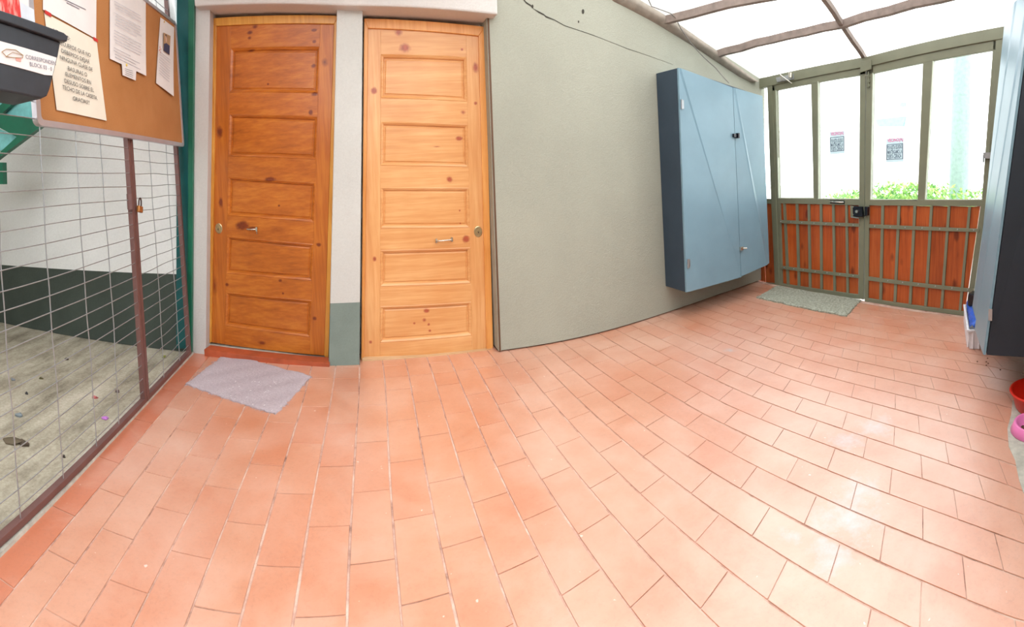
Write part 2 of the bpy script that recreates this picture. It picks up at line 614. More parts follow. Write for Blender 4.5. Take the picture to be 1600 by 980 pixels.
# ---- walls
def wall_strip(name, xs, zb, zt, mat, thick=.16, off=0.0, gf=gs, sm=True):
    b = MB()
    fr = [Vector((x, gf(x) - off, 0)) for x in xs]
    nx = len(xs)
    vs = []
    for i, p in enumerate(fr):
        bt = zb(xs[i]) if callable(zb) else zb
        tp = zt(xs[i]) if callable(zt) else zt
        vs += [Vector((p.x, p.y, bt)), Vector((p.x, p.y, tp)), Vector((p.x, p.y + thick, bt)), Vector((p.x, p.y + thick, tp))]
    fs = []
    for i in range(nx - 1):
        a = 4 * i; c = 4 * (i + 1)
        b_ = [[a, c, c + 1, a + 1]]
        fs += b_ + [[a + 2, a + 3, c + 3, c + 2], [a + 1, c + 1, c + 3, a + 3], [a, a + 2, c + 2, c]]
    fs += [[0, 1, 3, 2], [4 * (nx - 1), 4 * (nx - 1) + 2, 4 * (nx - 1) + 3, 4 * (nx - 1) + 1]]
    b.mesh(vs, fs)
    o = b.build(name, mat)
    if sm:
        for p in o.data.polygons[: 0]: pass
    return struct(o)


xe = onwall(770, 300).x + .0
wx = [xe + (3.96 - xe) * i / 36 for i in range(37)]
# wall base lifts a finger above the tiles, the shadow in the gap painted as a dark strip
wall_back = wall_strip('wall_back', wx, .016, 2.95, M['stucco_grey'])
wall_strip('gap_shadow_back', wx[:-1], 0.003, .02, M['dark_gap'], .1, -.035)
M['stucco_yard'] = stucco('yard wall paint', (226, 227, 226), (70, 78, 72), .60, bstr=.3, scale=50)
wall_strip('wall_yard', [-4.7, -3, -1.335], 0, 3.4, M['stucco_yard'], .16, -.02, gf=g)
M['stucco_pier'] = stucco('pier stucco', (200, 199, 194), (124, 137, 130), .43)
# pier between the doors
pL_t = WD2.hit(529, 16).x; pR_t = WD2.hit(569, 16).x; pL_b = WD2.hit(513, 568).x; pR_b = WD2.hit(561.6, 570).x
b = MB()
yf = lambda x: 3.165 + (3.14 - 3.165) * (x + .27) / 1.22
f4 = [Vector((pL_b, yf(pL_b), 0)), Vector((pR_b, yf(pR_b), 0)), Vector((pR_t, yf(pR_t), 2.5)), Vector((pL_t, yf(pL_t), 2.5))]
b.prism(f4, (0, .3, 0))
struct(b.build('wall_pier', M['stucco_pier'], bevel=.006), 'narrow stucco pier between the two wooden doors')
# strip left of door 1
struct(MB().prism([WD1.hit(x, y) for x, y in ((303, -60), (329, -60), (328, 28), (324, 300), (321.5, 556), (299, 562), (300.5, 300), (303, 20))], (0, .3, 0)).build('wall_left_return', M['stucco_white']))
struct(MB().prism([WD1.off(-.2).p, Vector((-.27, g(-.27) + .2, 0)), Vector((.96, 3.36, 0)), Vector((.96, 3.44, 0)), Vector((-.27, g(-.27) + .28, 0)), WD1.off(-.28).p], (0, 0, 2.7)).build('door_leak_backing', M['stucco_white']))  # added behind the doors to stop sky light leaking past the frames
struct(MB().prism([(.86, 3.18, 0), (.96, 3.18, 0), (.96, 3.40, 0), (.86, 3.40, 0)], (0, 0, 2.7)).build('wall_door_reveal', M['stucco_grey'])) if False else None
# header over the doors
hl = WD1.off(.09).hit(308, 9); hr = WD2.off(.09).hit(778, 23)
hm = WD2.off(.09).hit(540, 9)
b = MB()
pts = [(hl.x - .02, hl.y), (hm.x, hm.y), (hr.x, hr.y)]
zz = [hl.z, hm.z, hr.z]
vs = []
for (x, y), z in zip(pts, zz):
    vs += [(x, y, z), (x, y, z + .5), (x, y + .45, z), (x, y + .45, z + .5)]
fs = []
for i in range(2):
    a_ = 4 * i; c2 = a_ + 4
    fs += [[a_, c2, c2 + 1, a_ + 1], [a_ + 2, a_ + 3, c2 + 3, c2 + 2], [a_ + 1, c2 + 1, c2 + 3, a_ + 3], [a_, a_ + 2, c2 + 2, c2]]
fs += [[0, 1, 3, 2], [8, 10, 11, 9]]
b.mesh(vs, fs)
struct(b.build('trim_1', M['stucco_header'], bevel=.012), 'thick pale plaster lintel over both wooden doors')

# right side wall (behind the right cabinet)
RW = [(1.0, -.20), (2.3, .10), (4.0, .80)]
b = MB()
vs = []
for x, y in RW: vs += [(x, y, 0), (x, y, 2.75), (x + .02, y - .12, 0), (x + .02, y - .12, 2.75)]
fs = []
for i in range(2):
    a_ = 4 * i; c2 = a_ + 4
    fs += [[a_, c2, c2 + 1, a_ + 1], [a_ + 2, a_ + 3, c2 + 3, c2 + 2], [a_ + 1, c2 + 1, c2 + 3, a_ + 3], [a_, a_ + 2, c2 + 2, c2]]
fs += [[0, 1, 3, 2], [8, 10, 11, 9]]
b.mesh(vs, fs)
struct(b.build('wall_right', stucco('right wall paint with low shade', (172, 174, 160), (84, 92, 88), .45)))  # lower band darkened to paint in the shadow below the cabinet
b = MB()
b.prism([FLOOR.hit(x, y) for x, y in ((1582, 628), (1600, 622), (1640, 640), (1640, 800), (1600, 776), (1592, 752), (1586, 722), (1576, 700), (1574, 672), (1580, 650))], (0, 0, .0085))
struct(b.build('trim_2', M['cement']), 'rough cement patch in the tiles by the right edge')

# ---- translucent roof
G1 = PX(3.88)
RP = Plane((3.88, 2.2, 2.285), Vector((-.20, -.095, -1)) * -1)
n_ = RP.n


def roofz(x, y):
    return RP.p.z - ((x - RP.p.x) * n_.x + (y - RP.p.y) * n_.y) / n_.z


b = MB()
cs = [(-1.35, -2.6), (4.02, -2.6), (4.02, 3.62), (.72, 3.3), (.72, 1.95), (-1.35, 1.95)]
b.face([(x, y, roofz(x, y) + .05) for x, y in cs])
ceil = struct(b.build('ceiling', M['roof_sheet']), 'translucent sloping roof sheets')
b.v = []
M['ceil_paint'] = paint('ceiling paint', (206, 204, 198), .9, .04, 3)
struct(MB().prism([(-1.35, 2.0, 2.95), (.70, 2.0, 2.95), (.70, 3.3, 2.95), (-1.35, 3.3, 2.95)], (0, 0, .15)).build('light_cut_slab', M['ceil_paint']), 'unseen opaque slab added over the wooden doors to cut light')  # out of view, added to reduce light from the roof
struct(MB().prism([(-4.8, -1.5, 3.3), (-1.9, -1.5, 3.3), (-1.9, 3.9, 3.3), (-4.8, 3.9, 3.3)], (0, 0, .12)).build('yard_light_blocker', M['ceil_paint']), 'unseen slab added over the yard to dim it')  # out of view, added to lower the light in the yard
struct(MB().prism([(-4.8, -2.75, 0), (-4.8, 3.9, 0), (-4.95, 3.9, 0), (-4.95, -2.75, 0)], (0, 0, 3.4)).build('wall_left', M['stucco_grey']))
struct(MB().prism([(-4.8, -2.75, 0), (4.0, -2.75, 0), (4.0, -2.6, 0), (-4.8, -2.6, 0)], (0, 0, 2.2)).build('rear_light_blocker', M['stucco_grey']))  # unseen wall added behind the camera to hold back sky light


def rafter(p, q, w, name='rafter', dz=.03, mat='roof_wood', parent=ceil):
    p = Vector(p); q = Vector(q); d = (q - p).normalized(); s = d.cross(Vector((0, 0, 1))).normalized() * (w / 2)
    n = 8; path = [p + (q - p) * i / n + Vector((0, 0, random.uniform(-.006, .006))) for i in range(n + 1)]
    bb = MB()
    vs = []
    for c in path:
        vs += [c + s + Vector((0, 0, dz)), c - s + Vector((0, 0, dz)), c - s * .9 - Vector((0, 0, dz)), c + s * .9 - Vector((0, 0, dz))]
    fs = [[0, 1, 2, 3], [4 * n + 3, 4 * n + 2, 4 * n + 1, 4 * n]]
    for i in range(n):
        for k in range(4):
            fs.append([4 * i + k, 4 * i + 4 + k, 4 * i + 4 + (k + 1) % 4, 4 * i + (k + 1) % 4])
    bb.mesh(vs, fs)
    return bb.build(name, M[mat], parent)


def roofhit(px, py): return RP.hit(px, py)


def ext(p, q, t): return p + (q - p) * t


r1a, r1b = roofhit(1032, 34), roofhit(1172, 0)
r2a, r2b = roofhit(1116, 86), roofhit(1455, 0)
rm = roofhit(1316, 38)
rafter(ext(r1a, r1b, -.02), ext(r1a, r1b, 3.2), .05)
rafter(ext(r2a, rm, -.02), rm, .05)
rafter(rm, ext(rm, r2b, 2.2), .05)
c1, c2 = roofhit(1355, 97), roofhit(1290, 0)
rafter(c1, rm, .04, dz=.02)
rafter(rm, ext(rm, c2, 2.2), .04, dz=.02)
# plaster beam along the top of the wall
b = MB()
lowpx = [(900, -36), (960, 3), (1020, 34), (1087, 75), (1155, 120), (1172, 128)]
uppx = [(935, -40), (1000, 0), (1045, 27), (1119, 79), (1174, 120), (1186, 127)]
lo = [onwall(x, y, 0.0) for x, y in lowpx]
up = [onwall(x, y, .05) for x, y in uppx]
vs = []
for p, q in zip(lo, up):
    mid = (p + q) / 2 + Vector((0, -.025, -.006))
    vs += [p + Vector((0, .02, 0)), p, mid, q, q + Vector((0, .07, .01))]
fs = []
for i in range(len(lo) - 1):
    for k in range(4):
        fs.append([5 * i + k, 5 * i + k + 1, 5 * i + 5 + k + 1, 5 * i + 5 + k])
b.mesh(vs, fs, 0, True)
struct(b.build('trim_3', M['roof_plaster']), 'rounded plaster beam where the sloping roof meets the grey wall')
for x, w in ((.0, 0),): pass


# ================================================================== WOODEN DOORS
def poly_on(pl, pts): return [pl.hit(x, y) for x, y in pts]


def wooden_door(name, label, W, frame, leaf, stile_in, panels, mats, knot_list, lock, handle, extra):
    """frame, leaf: px quads TL,TR,BR,BL; stile_in: px (x_left_top, x_left_bot, x_right_top, x_right_bot)"""
    PF = W.off(-.085); PLf = W.off(-.10); N = W.n
    fq = poly_on(PF, frame); lq = poly_on(PLf, leaf)
    root = thing(name, (fq[3].x, fq[3].y, 0), label, 'door', kind='structure')
    o0 = root.location
    kn = []
    for (x, y, rx, ry, st) in knot_list:
        p = PLf.hit(x, y) - o0
        kn.append((p.x, p.z, rx * 1.15, ry * 1.15, min(1, st * 1.25)))
    mk = lambda nm, vert, kk, m3, kc: wood(nm, *m3, vertical=vert, knots=kk, knotcol=kc)
    m_rail = mk(name + ' cross grain', False, kn, mats[0], mats[2])
    m_stile = mk(name + ' long grain', True, kn, mats[0], mats[2])
    m_frame = mk(name + ' frame wood', True, (), mats[1], mats[2])
    fin = poly_on(PF, leaf)
    # frame: left jamb, right jamb, head
    for nm, poly in (('jamb', [fq[0], fin[0], fin[3], fq[3]]), ('jamb', [fin[1], fq[1], fq[2], fin[2]]), ('head_jamb', [fq[0], fq[1], fin[1], fin[0]])):
        MB().prism(poly, -N * .12).build(nm, m_frame, root, bevel=.003)
    # leaf: bilinear in px so rails stay put
    leafroot = MB()
    TLx, TRx = stile_in[0], stile_in[2]; BLx, BRx = stile_in[1], stile_in[3]
    top_l, top_r, bot_l, bot_r = leaf[0], leaf[1], leaf[3], leaf[2]

    def edge_y(x, top):
        (xa, ya), (xb, yb) = (top_l, top_r) if top else (bot_l, bot_r)
        return ya + (yb - ya) * (x - xa) / (xb - xa)
    D = .045
    sl = [top_l, (TLx, edge_y(TLx, True)), (BLx, edge_y(BLx, False)), bot_l]
    srr = [(TRx, edge_y(TRx, True)), top_r, bot_r, (BRx, edge_y(BRx, False))]
    # straight bottoms/tops on the plane
    def lerp(a, b, t): return a + (b - a) * t
    P0 = lambda q: PLf.hit(*q)
    ltop, rtop, lbot, rbot = lq[0], lq[1], lq[3], lq[2]

    def on_edge(a, b, pxx, yy):
        p = PLf.hit(pxx, yy); t = (p - a).dot(b - a) / (b - a).length_squared
        return lerp(a, b, t)
    slt = on_edge(ltop, rtop, *sl[1]); slb = on_edge(lbot, rbot, *sl[2])
    srt = on_edge(ltop, rtop, *srr[0]); srb = on_edge(lbot, rbot, *srr[3])
    MB().prism([ltop, slt, slb, lbot], -N * D).build('stile', m_stile, root, bevel=.0015)
    MB().prism([srt, rtop, rbot, srb], -N * D).build('stile', m_stile, root, bevel=.0015)

    def on_stile(side, pt):
        a, b = (slt, slb) if side == 0 else (srt, srb)
        p = PLf.hit(*pt); t = (p - a).dot(b - a) / (b - a).length_squared
        return lerp(a, b, t)
    prev = (slt, srt)
    rails = []
    for pq in panels:
        TL, TR, BR, BL = pq
        a, b2 = on_stile(0, TL), on_stile(1, TR)
        rails.append((prev, (a, b2)))
        prev = (on_stile(0, BL), on_stile(1, BR))
        # panel opening quad: moulding slopes in, then panel
        o4 = [a, b2, prev[1], prev[0]]
        c = sum(o4, Vector((0, 0, 0))) / 4
        u = (b2 - a).normalized(); w = Vector((0, 0, 1))

        def inset(d, depth):
            r = []
            for p, (su, sw) in zip(o4, ((1, -1), (-1, -1), (-1, 1), (1, 1))):
                r.append(p + u * su * d + w * sw * d - N * depth)
            return r
        lv = [inset(0, 0.001), inset(.005, -.002), inset(.018, .006), inset(.024, .017), inset(.030, .017)]
        bb = MB()
        for q0, q1 in zip(lv, lv[1:]):
            for i in range(4):
                j = (i + 1) % 4
                bb.face([q0[j], q0[i], q1[i], q1[j]])
        mo = bb.build('moulding', m_rail, root)
        bb = MB()
        q0 = inset(.028, .017); q1 = inset(.036, .012)
        for i in range(4):
            j = (i + 1) % 4
            bb.face([q0[j], q0[i], q1[i], q1[j]])
        bb.face(q1[::-1])
        bb.prism([p - N * .002 for p in q0], -N * .01)
        bb.build('panel', m_rail, root)
    rails.append((prev, (slb, srb)))
    for (t0, t1), (b0, b1) in rails:
        MB().prism([t0, t1, b1, b0], -N * D).build('rail', m_rail, root, bevel=.0012)
    # lock escutcheon
    lp = PLf.hit(*lock)
    ux = Vector((-N.y, N.x, 0)).normalized()
    if ux.x < 0: ux = -ux
    bb = MB()
    ring = lambda r, d, zr=1.3: [lp + ux * math.cos(t * math.pi / 12) * r + Vector((0, 0, 1)) * math.sin(t * math.pi / 12) * r * zr + N * d for t in range(24)]
    rs = [ring(.030, .0), ring(.030, .003), ring(.026, .006), ring(.014, .006, 1), ring(.012, .011, 1), ring(.0001, .011, 1)]
    for q0, q1 in zip(rs, rs[1:]):
        for i in range(24):
            j = (i + 1) % 24
            bb.face([q0[i], q0[j], q1[j], q1[i]], 0, True)
    lk = bb.build('lock_escutcheon', M['brass'], root)
    MB().box(lp + N * .0115 - Vector((0, 0, .004)), (.005, .004, .010)).build('keyhole', M['black_enamel'], lk)
    extra(root, PLf, N, ux)
    return root


P1 = [[(359.6, 75.4), (501, 73), (498.4, 146), (359.6, 144.6)], [(359, 178), (494.5, 182.6), (492, 249.6), (357, 244.4)],
      [(357.3, 276.2), (491, 285.3), (490, 347.6), (356.3, 337.2)], [(355.3, 369), (487, 381.3), (484.6, 438.9), (352.8, 427.4)],
      [(352, 456.2), (484.6, 469), (482.2, 527), (350.4, 509)]]
P2 = [[(595.2, 85.1), (727.8, 89.4), (727.8, 159.2), (595.9, 153.4)], [(595.2, 190.1), (728.5, 194.3), (729.5, 261.6), (594.6, 259)],
      [(594.6, 292.8), (731, 293.2), (732, 356.3), (594, 357)], [(594, 391), (732.7, 386.8), (735, 443), (594, 448.2)],
      [(593.2, 478.8), (735.4, 471.5), (737.9, 524.5), (594, 536)]]
q4 = lambda x, y: (280 + x / 3.077, y / 3.077)
q5 = lambda x, y: (280 + x / 2.883, 280 + y / 2.883)
K1 = [q4(365, 128) + (.016, .010, .6), q4(340, 157) + (.014, .010, .7), q4(338, 182) + (.010, .008, .5), q4(648, 145) + (.013, .008, .8),
      q4(650, 200) + (.010, .008, .8), q4(345, 242) + (.02, .006, .5), q4(645, 315) + (.012, .010, .7), q4(425, 403) + (.006, .006, .9),
      q4(652, 452) + (.016, .009, .8), q4(632, 540) + (.011, .013, 1), q4(195, 635) + (.018, .03, .65), q4(437, 862) + (.026, .012, .9),
      q5(187, 105) + (.012, .026, .7), q5(285, 210) + (.036, .024, 1), q5(330, 222) + (.028, .010, .6), q5(448, 120) + (.006, .005, .9),
      q5(628, 295) + (.012, .010, .7), q5(455, 457) + (.010, .007, .9), q5(215, 475) + (.010, .009, .6), q5(468, 515) + (.006, .006, .9),
      q5(610, 628) + (.010, .010, .8), q5(372, 738) + (.022, .010, .55), q5(160, 480) + (.016, .05, .35), q4(700, 300) + (.016, .02, .4)]
K2 = [q4(1055, 155) + (.018, .016, .55), q4(1085, 230) + (.026, .020, .7), q4(1360, 238) + (.006, .006, .9), q4(1425, 325) + (.014, .024, .6),
      q4(937, 437) + (.014, .016, .9), q4(1425, 497) + (.008, .008, .7), q4(1365, 540) + (.012, .010, .4), q4(1348, 665) + (.016, .010, 1),
      q4(1240, 705) + (.016, .003, .5), q4(1300, 862) + (.014, .014, .7), q5(880, 360) + (.008, .012, .7), q5(1292, 270) + (.018, .018, 1),
      q5(1115, 595) + (.014, .010, .9), q5(1105, 637) + (.010, .009, .5), q5(1060, 652) + (.006, .006, .6), q5(1125, 657) + (.006, .006, .7),
      q5(1130, 685) + (.007, .006, .8), q5(862, 735) + (.008, .008, .7), q5(1268, 200) + (.004, .004, .8), q5(1265, 142) + (.004, .005, .7)]


def extra1(root, PL, N, ux):
    p = PL.hit(396, 358)
    b = MB(); b.box(p + N * .012 + ux * .03, (.012, .02, .03)); b.tube([p + N * .012 + ux * .03, p + N * .026 + ux * .0, p + N * .012 - ux * .045], .006)
    b.tube([p + ux * .03 + N * .012, p + ux * .03 + N * .013 - Vector((0, 0, .035))], .0025)
    b.build('handle', M['chrome'], root)


def extra2(root, PL, N, ux):
    a = PL.hit(681.5, 376); c = PL.hit(705.5, 374)
    b = MB()
    for p in (a, c): b.box(p + N * .008, (.012, .018, .028))
    b.tube([a + N * .014, a + N * .03 + ux * .012, (a + c) / 2 + N * .032, c + N * .03 - ux * .012, c + N * .014], .0055)
    b.build('handle', M['chrome'], root)


door1 = wooden_door('door_1', 'dark orange varnished pine door with five panels beside the mesh fence', WD1,
                    [(327, 28.6), (528.6, 24.4), (513, 566), (321, 541)], [(337.8, 40.6), (522, 37.4), (506.5, 555.8), (329.6, 535)],
                    (360.5, 351, 500.5, 484), P1,
                    [((146, 74, 20), (180, 98, 30), (204, 124, 44)), ((176, 108, 34), (206, 142, 56), (226, 166, 74)), (72, 26, 8)],
                    K1, (342, 357), None, extra1)
door2 = wooden_door('door_2', 'pale honey pine door with five panels beside the grey wall', WD2,
                    [(569, 28.6), (757.7, 41.6), (770.8, 550), (564.4, 568)], [(575, 43.9), (748, 55.9), (760.4, 545.3), (568.6, 559.2)],
                    (595, 593.5, 728.2, 738), P2,
                    [((200, 132, 74), (214, 154, 96), (228, 176, 120)), ((200, 124, 54), (222, 150, 78), (236, 172, 100)), (104, 46, 30)],
                    K2, (747, 362), None, extra2)


# thresholds and reveals
def sill(name, W, px, mat, off0, off1, top=0.0):
    b = MB()
    pts = [W.off(off1).hit(x, y) for x, y in px]
    N = W.n
    vs = []
    for p in pts:
        z = p.z + top
        vs += [p + Vector((0, 0, top)), Vector((p.x, p.y, 0)), p + Vector((0, 0, top)) - N * (off1 - off0), Vector((p.x, p.y, 0)) - N * (off1 - off0)]
    fs = []
    for i in range(len(pts) - 1):
        a = 4 * i; c = a + 4
        fs += [[a, c, c + 1, a + 1], [a + 2, a + 3, c + 3, c + 2], [a, a + 2, c + 2, c]]
    fs += [[0, 1, 3, 2], [a + 4, a + 6, a + 7, a + 5]]
    b.mesh(vs, fs)
    return struct(b.build(name, mat))


sill('trim_4', WD1, [(322, 539), (418, 550.5), (513, 563)], M['cement'], -.14, -.07)
sill('trim_5', WD1, [(319, 546), (420, 559), (514, 567.5)], M['tile_red'], -.07, .03, 0)
M['sill_wood'] = wood('pale sill wood', (176, 138, 100), (206, 170, 130), (224, 192, 154), rough=.6, coat=0)
sill('trim_6', WD2, [(566, 561), (670, 557), (768, 546.5)], M['sill_wood'], -.14, -.06)
# dark reveal at the right side of door 2
p = WD2.hit(771, 300)
b = MB().box((p.x + .006, p.y + .05, 1.15), (.012, .11, 2.3))
struct(b.build('trim_7', paint('brown reveal', (96, 66, 44), .7)))

# crack in the grey wall
b = MB()
cpx = [(816, -4), (822, 4), (830, 9), (834, 14), (842, 19), (850, 23), (853, 26), (866, 31), (882, 40), (900, 46), (924, 54), (950, 64), (980, 76), (1010, 86), (1035, 95), (1052, 101)]
wd = [3, 2.6, 2.4, .8, 2.6, 2.2, 2.6, 1.4, 1.2, .9, 1.0, .6, .8, .5, .4, .2]
A_ = [onwall(x, y - w / 2, .0015) for (x, y), w in zip(cpx, wd)]; B_ = [onwall(x, y + w / 2, .0015) for (x, y), w in zip(cpx, wd)]
for i in range(len(A_) - 1): b.face([A_[i], B_[i], B_[i + 1], A_[i + 1]])
for (x, y, s) in ((911, 18, 3), (904, 34, 1.6), (832, 10, 2.4)):
    b.face([onwall(x + s * math.cos(t) * .7, y + s * math.sin(t) * 1.3, .0015) for t in [i * math.pi / 4 for i in range(8)]][::-1])
o = b.build('wall_crack', paint('crack shadow', (58, 54, 46), .9), wall_back)
o.location = (0, 0, 0)

# ================================================================== GATE WALL (X = 3.88)
GX = 3.88


def gp(px, py, x=GX): return PX(x).hit(px, py)


def gplate(pts, x0=GX, th=.035, mb=None, mi=0):
    """polygon given on plane x0, thickness th away from the camera"""
    b = mb or MB()
    b.prism([gp(a, c, x0) for a, c in pts], (th, 0, 0), mi)
    return b


WB = wood('gate boards', (146, 60, 22), (184, 86, 36), (204, 110, 54), vertical=True, knots='random', knotcol=(84, 24, 8), rough=.4, coat=.2, rnd=.25)
gfix = thing('gate_surround', (GX + .03, gp(1350, 470).y, 0), 'fixed olive grey steel frame holding the two gate leaves', 'gate surround')
gm_ = M['grey_metal']
# fixed head rail, post and side light
gplate([(1170, 126.5), (1356, 88), (1570, 40.5), (1570, 60), (1360.6, 103), (1205, 134), (1174, 141)], GX - .012, .06).build('head_rail', gm_, gfix, bevel=.004)
gplate([(1198.5, 131), (1206, 130.5), (1212.5, 312), (1217.5, 446), (1210.5, 445), (1204.5, 310)], GX - .008, .05).build('post', gm_, gfix, bevel=.003)
gplate([(1556, 58), (1570, 57), (1552, 320), (1530, 496), (1522, 494), (1543, 320)], GX - .006, .05).build('post', gm_, gfix, bevel=.003)
gplate([(1176, 310), (1204.5, 311), (1205, 318.5), (1176, 317)], GX, .035).build('mid_rail', gm_, gfix)
gplate([(1176, 440), (1213, 443), (1213, 447.5), (1176, 444)], GX, .035).build('bottom_rail', gm_, gfix)
b = MB()
gplate([(1176, 317), (1190, 317.5), (1196, 442), (1178, 441)], GX + .02, .015, b)
b.build('wood_board', WB, gfix)
gplate([(1191, 317.5), (1205, 318), (1212, 443), (1197, 442)], GX + .02, .015).build('wood_board', WB, gfix)
gplate([(1174, 138), (1200, 133), (1205, 311), (1174, 311)], GX + .014, .005).build('glass_pane', M['glass'], gfix)
# centre plate over the meeting stiles
gplate([(1344, 96), (1361, 93), (1361, 108), (1344, 113.5)], GX - .025, .012).build('strike_plate', gm_, gfix, bevel=.002)


def leaf(name, label, base, members, panes, bars, straps, boards_x, bolts):
    t = thing(name, (GX + .02, base.y, 0), label, 'gate')
    for nm, poly, x, th in members:
        gplate(poly, x, th).build(nm, gm_, t, bevel=.003)
    for pq in panes:
        gplate([(pq[0][0] - 1, pq[0][1] - 1), (pq[1][0] + 1, pq[1][1] - 1), (pq[2][0] + 1, pq[2][1] + 1), (pq[3][0] - 1, pq[3][1] + 1)], GX + .017, .005).build('glass_pane', M['glass'], t)
        b = MB()   # light glazing bead around the pane
        c = [gp(x, y, GX - .001) for x, y in pq]
        o4 = [gp(x + dx, y + dy, GX - .001) for (x, y), (dx, dy) in zip(pq, ((-1.3, -1.3), (1.3, -1.3), (1.3, 1.3), (-1.3, 1.3)))]
        for i in (2, 3):
            j = (i + 1) % 4
            b.prism([c[i], c[j], o4[j], o4[i]], (.018, 0, 0))
        b.build('glazing_bead', M['bead'], t)
    for (xa, ya, xb, yb, w) in bars:
        gplate([(xa - w / 2, ya), (xa + w / 2, ya), (xb + w / 2, yb), (xb - w / 2, yb)], GX + .002, .014).build('bar', gm_, t)
    for poly, bl in straps:
        s = gplate(poly, GX - .006, .010).build('strap', gm_, t, bevel=.001)
        for x in bl:
            b = MB()
            (ax, ay), (bx, by) = poly[0], poly[1]
            f = (x - ax) / (bx - ax); yt = ay + (by - ay) * f
            (dx, dy), (cx, cy) = poly[3], poly[2]
            yb = dy + (cy - dy) * (x - dx) / (cx - dx)
            b.ball(gp(x, (yt + yb) / 2, GX - .008), .0065, (.6, 1, 1), 8)
            b.build('bolt', M['galv'], s)
    for (x0, x1, x2, x3, y0, y1, y2, y3) in boards_x:
        gplate([(x0, y0), (x1, y1), (x2, y2), (x3, y3)], GX + .018, .016).build('wood_board', WB, t)
    return t


M['bead'] = paint('pale glazing bead', (196, 204, 184), .4)
L1m = [('stile', [(1206, 131), (1213, 129.5), (1216.8, 309), (1219, 318), (1222.5, 448), (1216.5, 447), (1212.5, 318)], GX, .04),
       ('stile', [(1343.7, 107), (1352.3, 105), (1350, 318), (1349, 468.5), (1341, 466.5), (1342, 318), (1342, 311)], GX, .04),
       ('top_rail', [(1206, 131.6), (1352, 105.5), (1352, 116), (1206, 142.8)], GX, .04),
       ('mid_rail', [(1215, 309.3), (1343, 311), (1343, 321), (1215, 317.8)], GX - .001, .04),
       ('bottom_rail', [(1218, 442.6), (1343, 460.8), (1343, 467.8), (1218, 447.2)], GX - .001, .04),
       ('mullion', [(1267, 129), (1278.8, 126), (1279.4, 312), (1271, 312)], GX + .001, .036)]
PN1 = [[(1213, 141.5), (1267, 131), (1271, 309), (1216.8, 309)], [(1278.8, 128), (1343.7, 117.5), (1341.8, 310.5), (1279.4, 310)]]


def yint(x, a, b): return a[1] + (b[1] - a[1]) * (x - a[0]) / (b[0] - a[0])


T1, B1 = ((1218, 317.5), (1342, 321)), ((1221, 443), (1341, 460.6))
bx1 = [(1225.2, 1231), (1244.8, 1248), (1263.4, 1265.5), (1282.4, 1283.3), (1301.7, 1303.8), (1322.2, 1324.3)]
bars1 = [(a, yint(a, *T1), c, yint(c, *B1), 3.6) for a, c in bx1]
ed = [(1218, 1221.5)] + bx1 + [(1342, 1341)]
bd1 = [(a + .3, c - .3, c2 - .3, a2 + .3, yint(a, *T1) - 1.5 + random.uniform(0, 1.5), yint(c, *T1) - 1.5, yint(c2, *B1) + 1, yint(a2, *B1) + 1) for (a, a2), (c, c2) in zip(ed, ed[1:])]
fx = lambda v: 1160 + v / 3.266
ST1 = [([(1217.5, 343.8), (1343, 349.6), (1343, 354.6), (1217.8, 348.8)], [fx(v) for v in (195, 247, 303, 365, 427, 495, 565)]),
       ([(1219.5, 415.3), (1342, 429.8), (1342, 434.8), (1219.7, 420.2)], [fx(v) for v in (213, 262, 310, 372, 432, 497, 565)])]
leaf1 = leaf('gate_leaf', 'left gate leaf with two glass panes, black box lock and orange boards', gp(1282, 460), L1m, PN1, bars1, ST1, bd1, None)
L2m = [('stile', [(1353.7, 105), (1364.5, 103), (1360.6, 311), (1358, 321), (1356, 473), (1350.8, 471.5), (1351.3, 318)], GX, .04),
       ('stile', [(1552, 64), (1559, 62.5), (1541, 318), (1516, 496), (1507.6, 494), (1532, 323), (1534, 311)], GX, .04),
       ('top_rail', [(1353.7, 103), (1559, 62), (1558, 77.5), (1354, 117)], GX, .04),
       ('mid_rail', [(1358, 312), (1535, 311.5), (1534, 322.5), (1357, 321)], GX - .001, .04),
       ('bottom_rail', [(1352, 465.6), (1511, 487.6), (1510, 494.3), (1352, 471)], GX - .001, .04),
       ('mullion', [(1442, 97), (1458.6, 93), (1446, 313), (1433.5, 313)], GX + .001, .036)]
PN2 = [[(1364.5, 114.8), (1442, 99), (1433.5, 312), (1360.8, 311)], [(1458.6, 95.8), (1552, 79), (1534, 311.5), (1446, 311.5)]]
T2, B2 = ((1358, 321), (1533, 323)), ((1356, 466), (1508, 487.2))
bx2 = [(1379, 1375.7), (1404.5, 1398), (1429.3, 1421.7), (1455.3, 1446), (1482.8, 1471), (1515, 1499.7)]
bars2 = [(a, yint(a, *T2), c, yint(c, *B2), 4.2) for a, c in bx2]
ed = [(1359, 1356)] + bx2 + [(1532, 1508)]
bd2 = [(a + .5, c - .5, c2 - .7, a2 + .7, yint(a, *T2) - 1 + random.uniform(0, 1.8), yint(c, *T2) - 1 + random.uniform(0, 1.5), yint(c2, *B2) + 1, yint(a2, *B2) + 1) for (a, a2), (c, c2) in zip(ed, ed[1:])]
ST2 = [([(1357.5, 350.3), (1531, 357.6), (1530, 363), (1357.5, 356.3)], [fx(v) for v in (675, 755, 830, 917, 1007, 1098, 1180)]),
       ([(1353.5, 431.8), (1522, 451.6), (1521, 457.3), (1353.5, 438)], [fx(v) for v in (742, 818, 898, 985, 1070, 1150)])]
leaf2 = leaf('gate_leaf', 'right gate leaf with two wider glass panes, ending behind the right wall cabinet', gp(1430, 480), L2m, PN2, bars2, ST2, bd2, None)

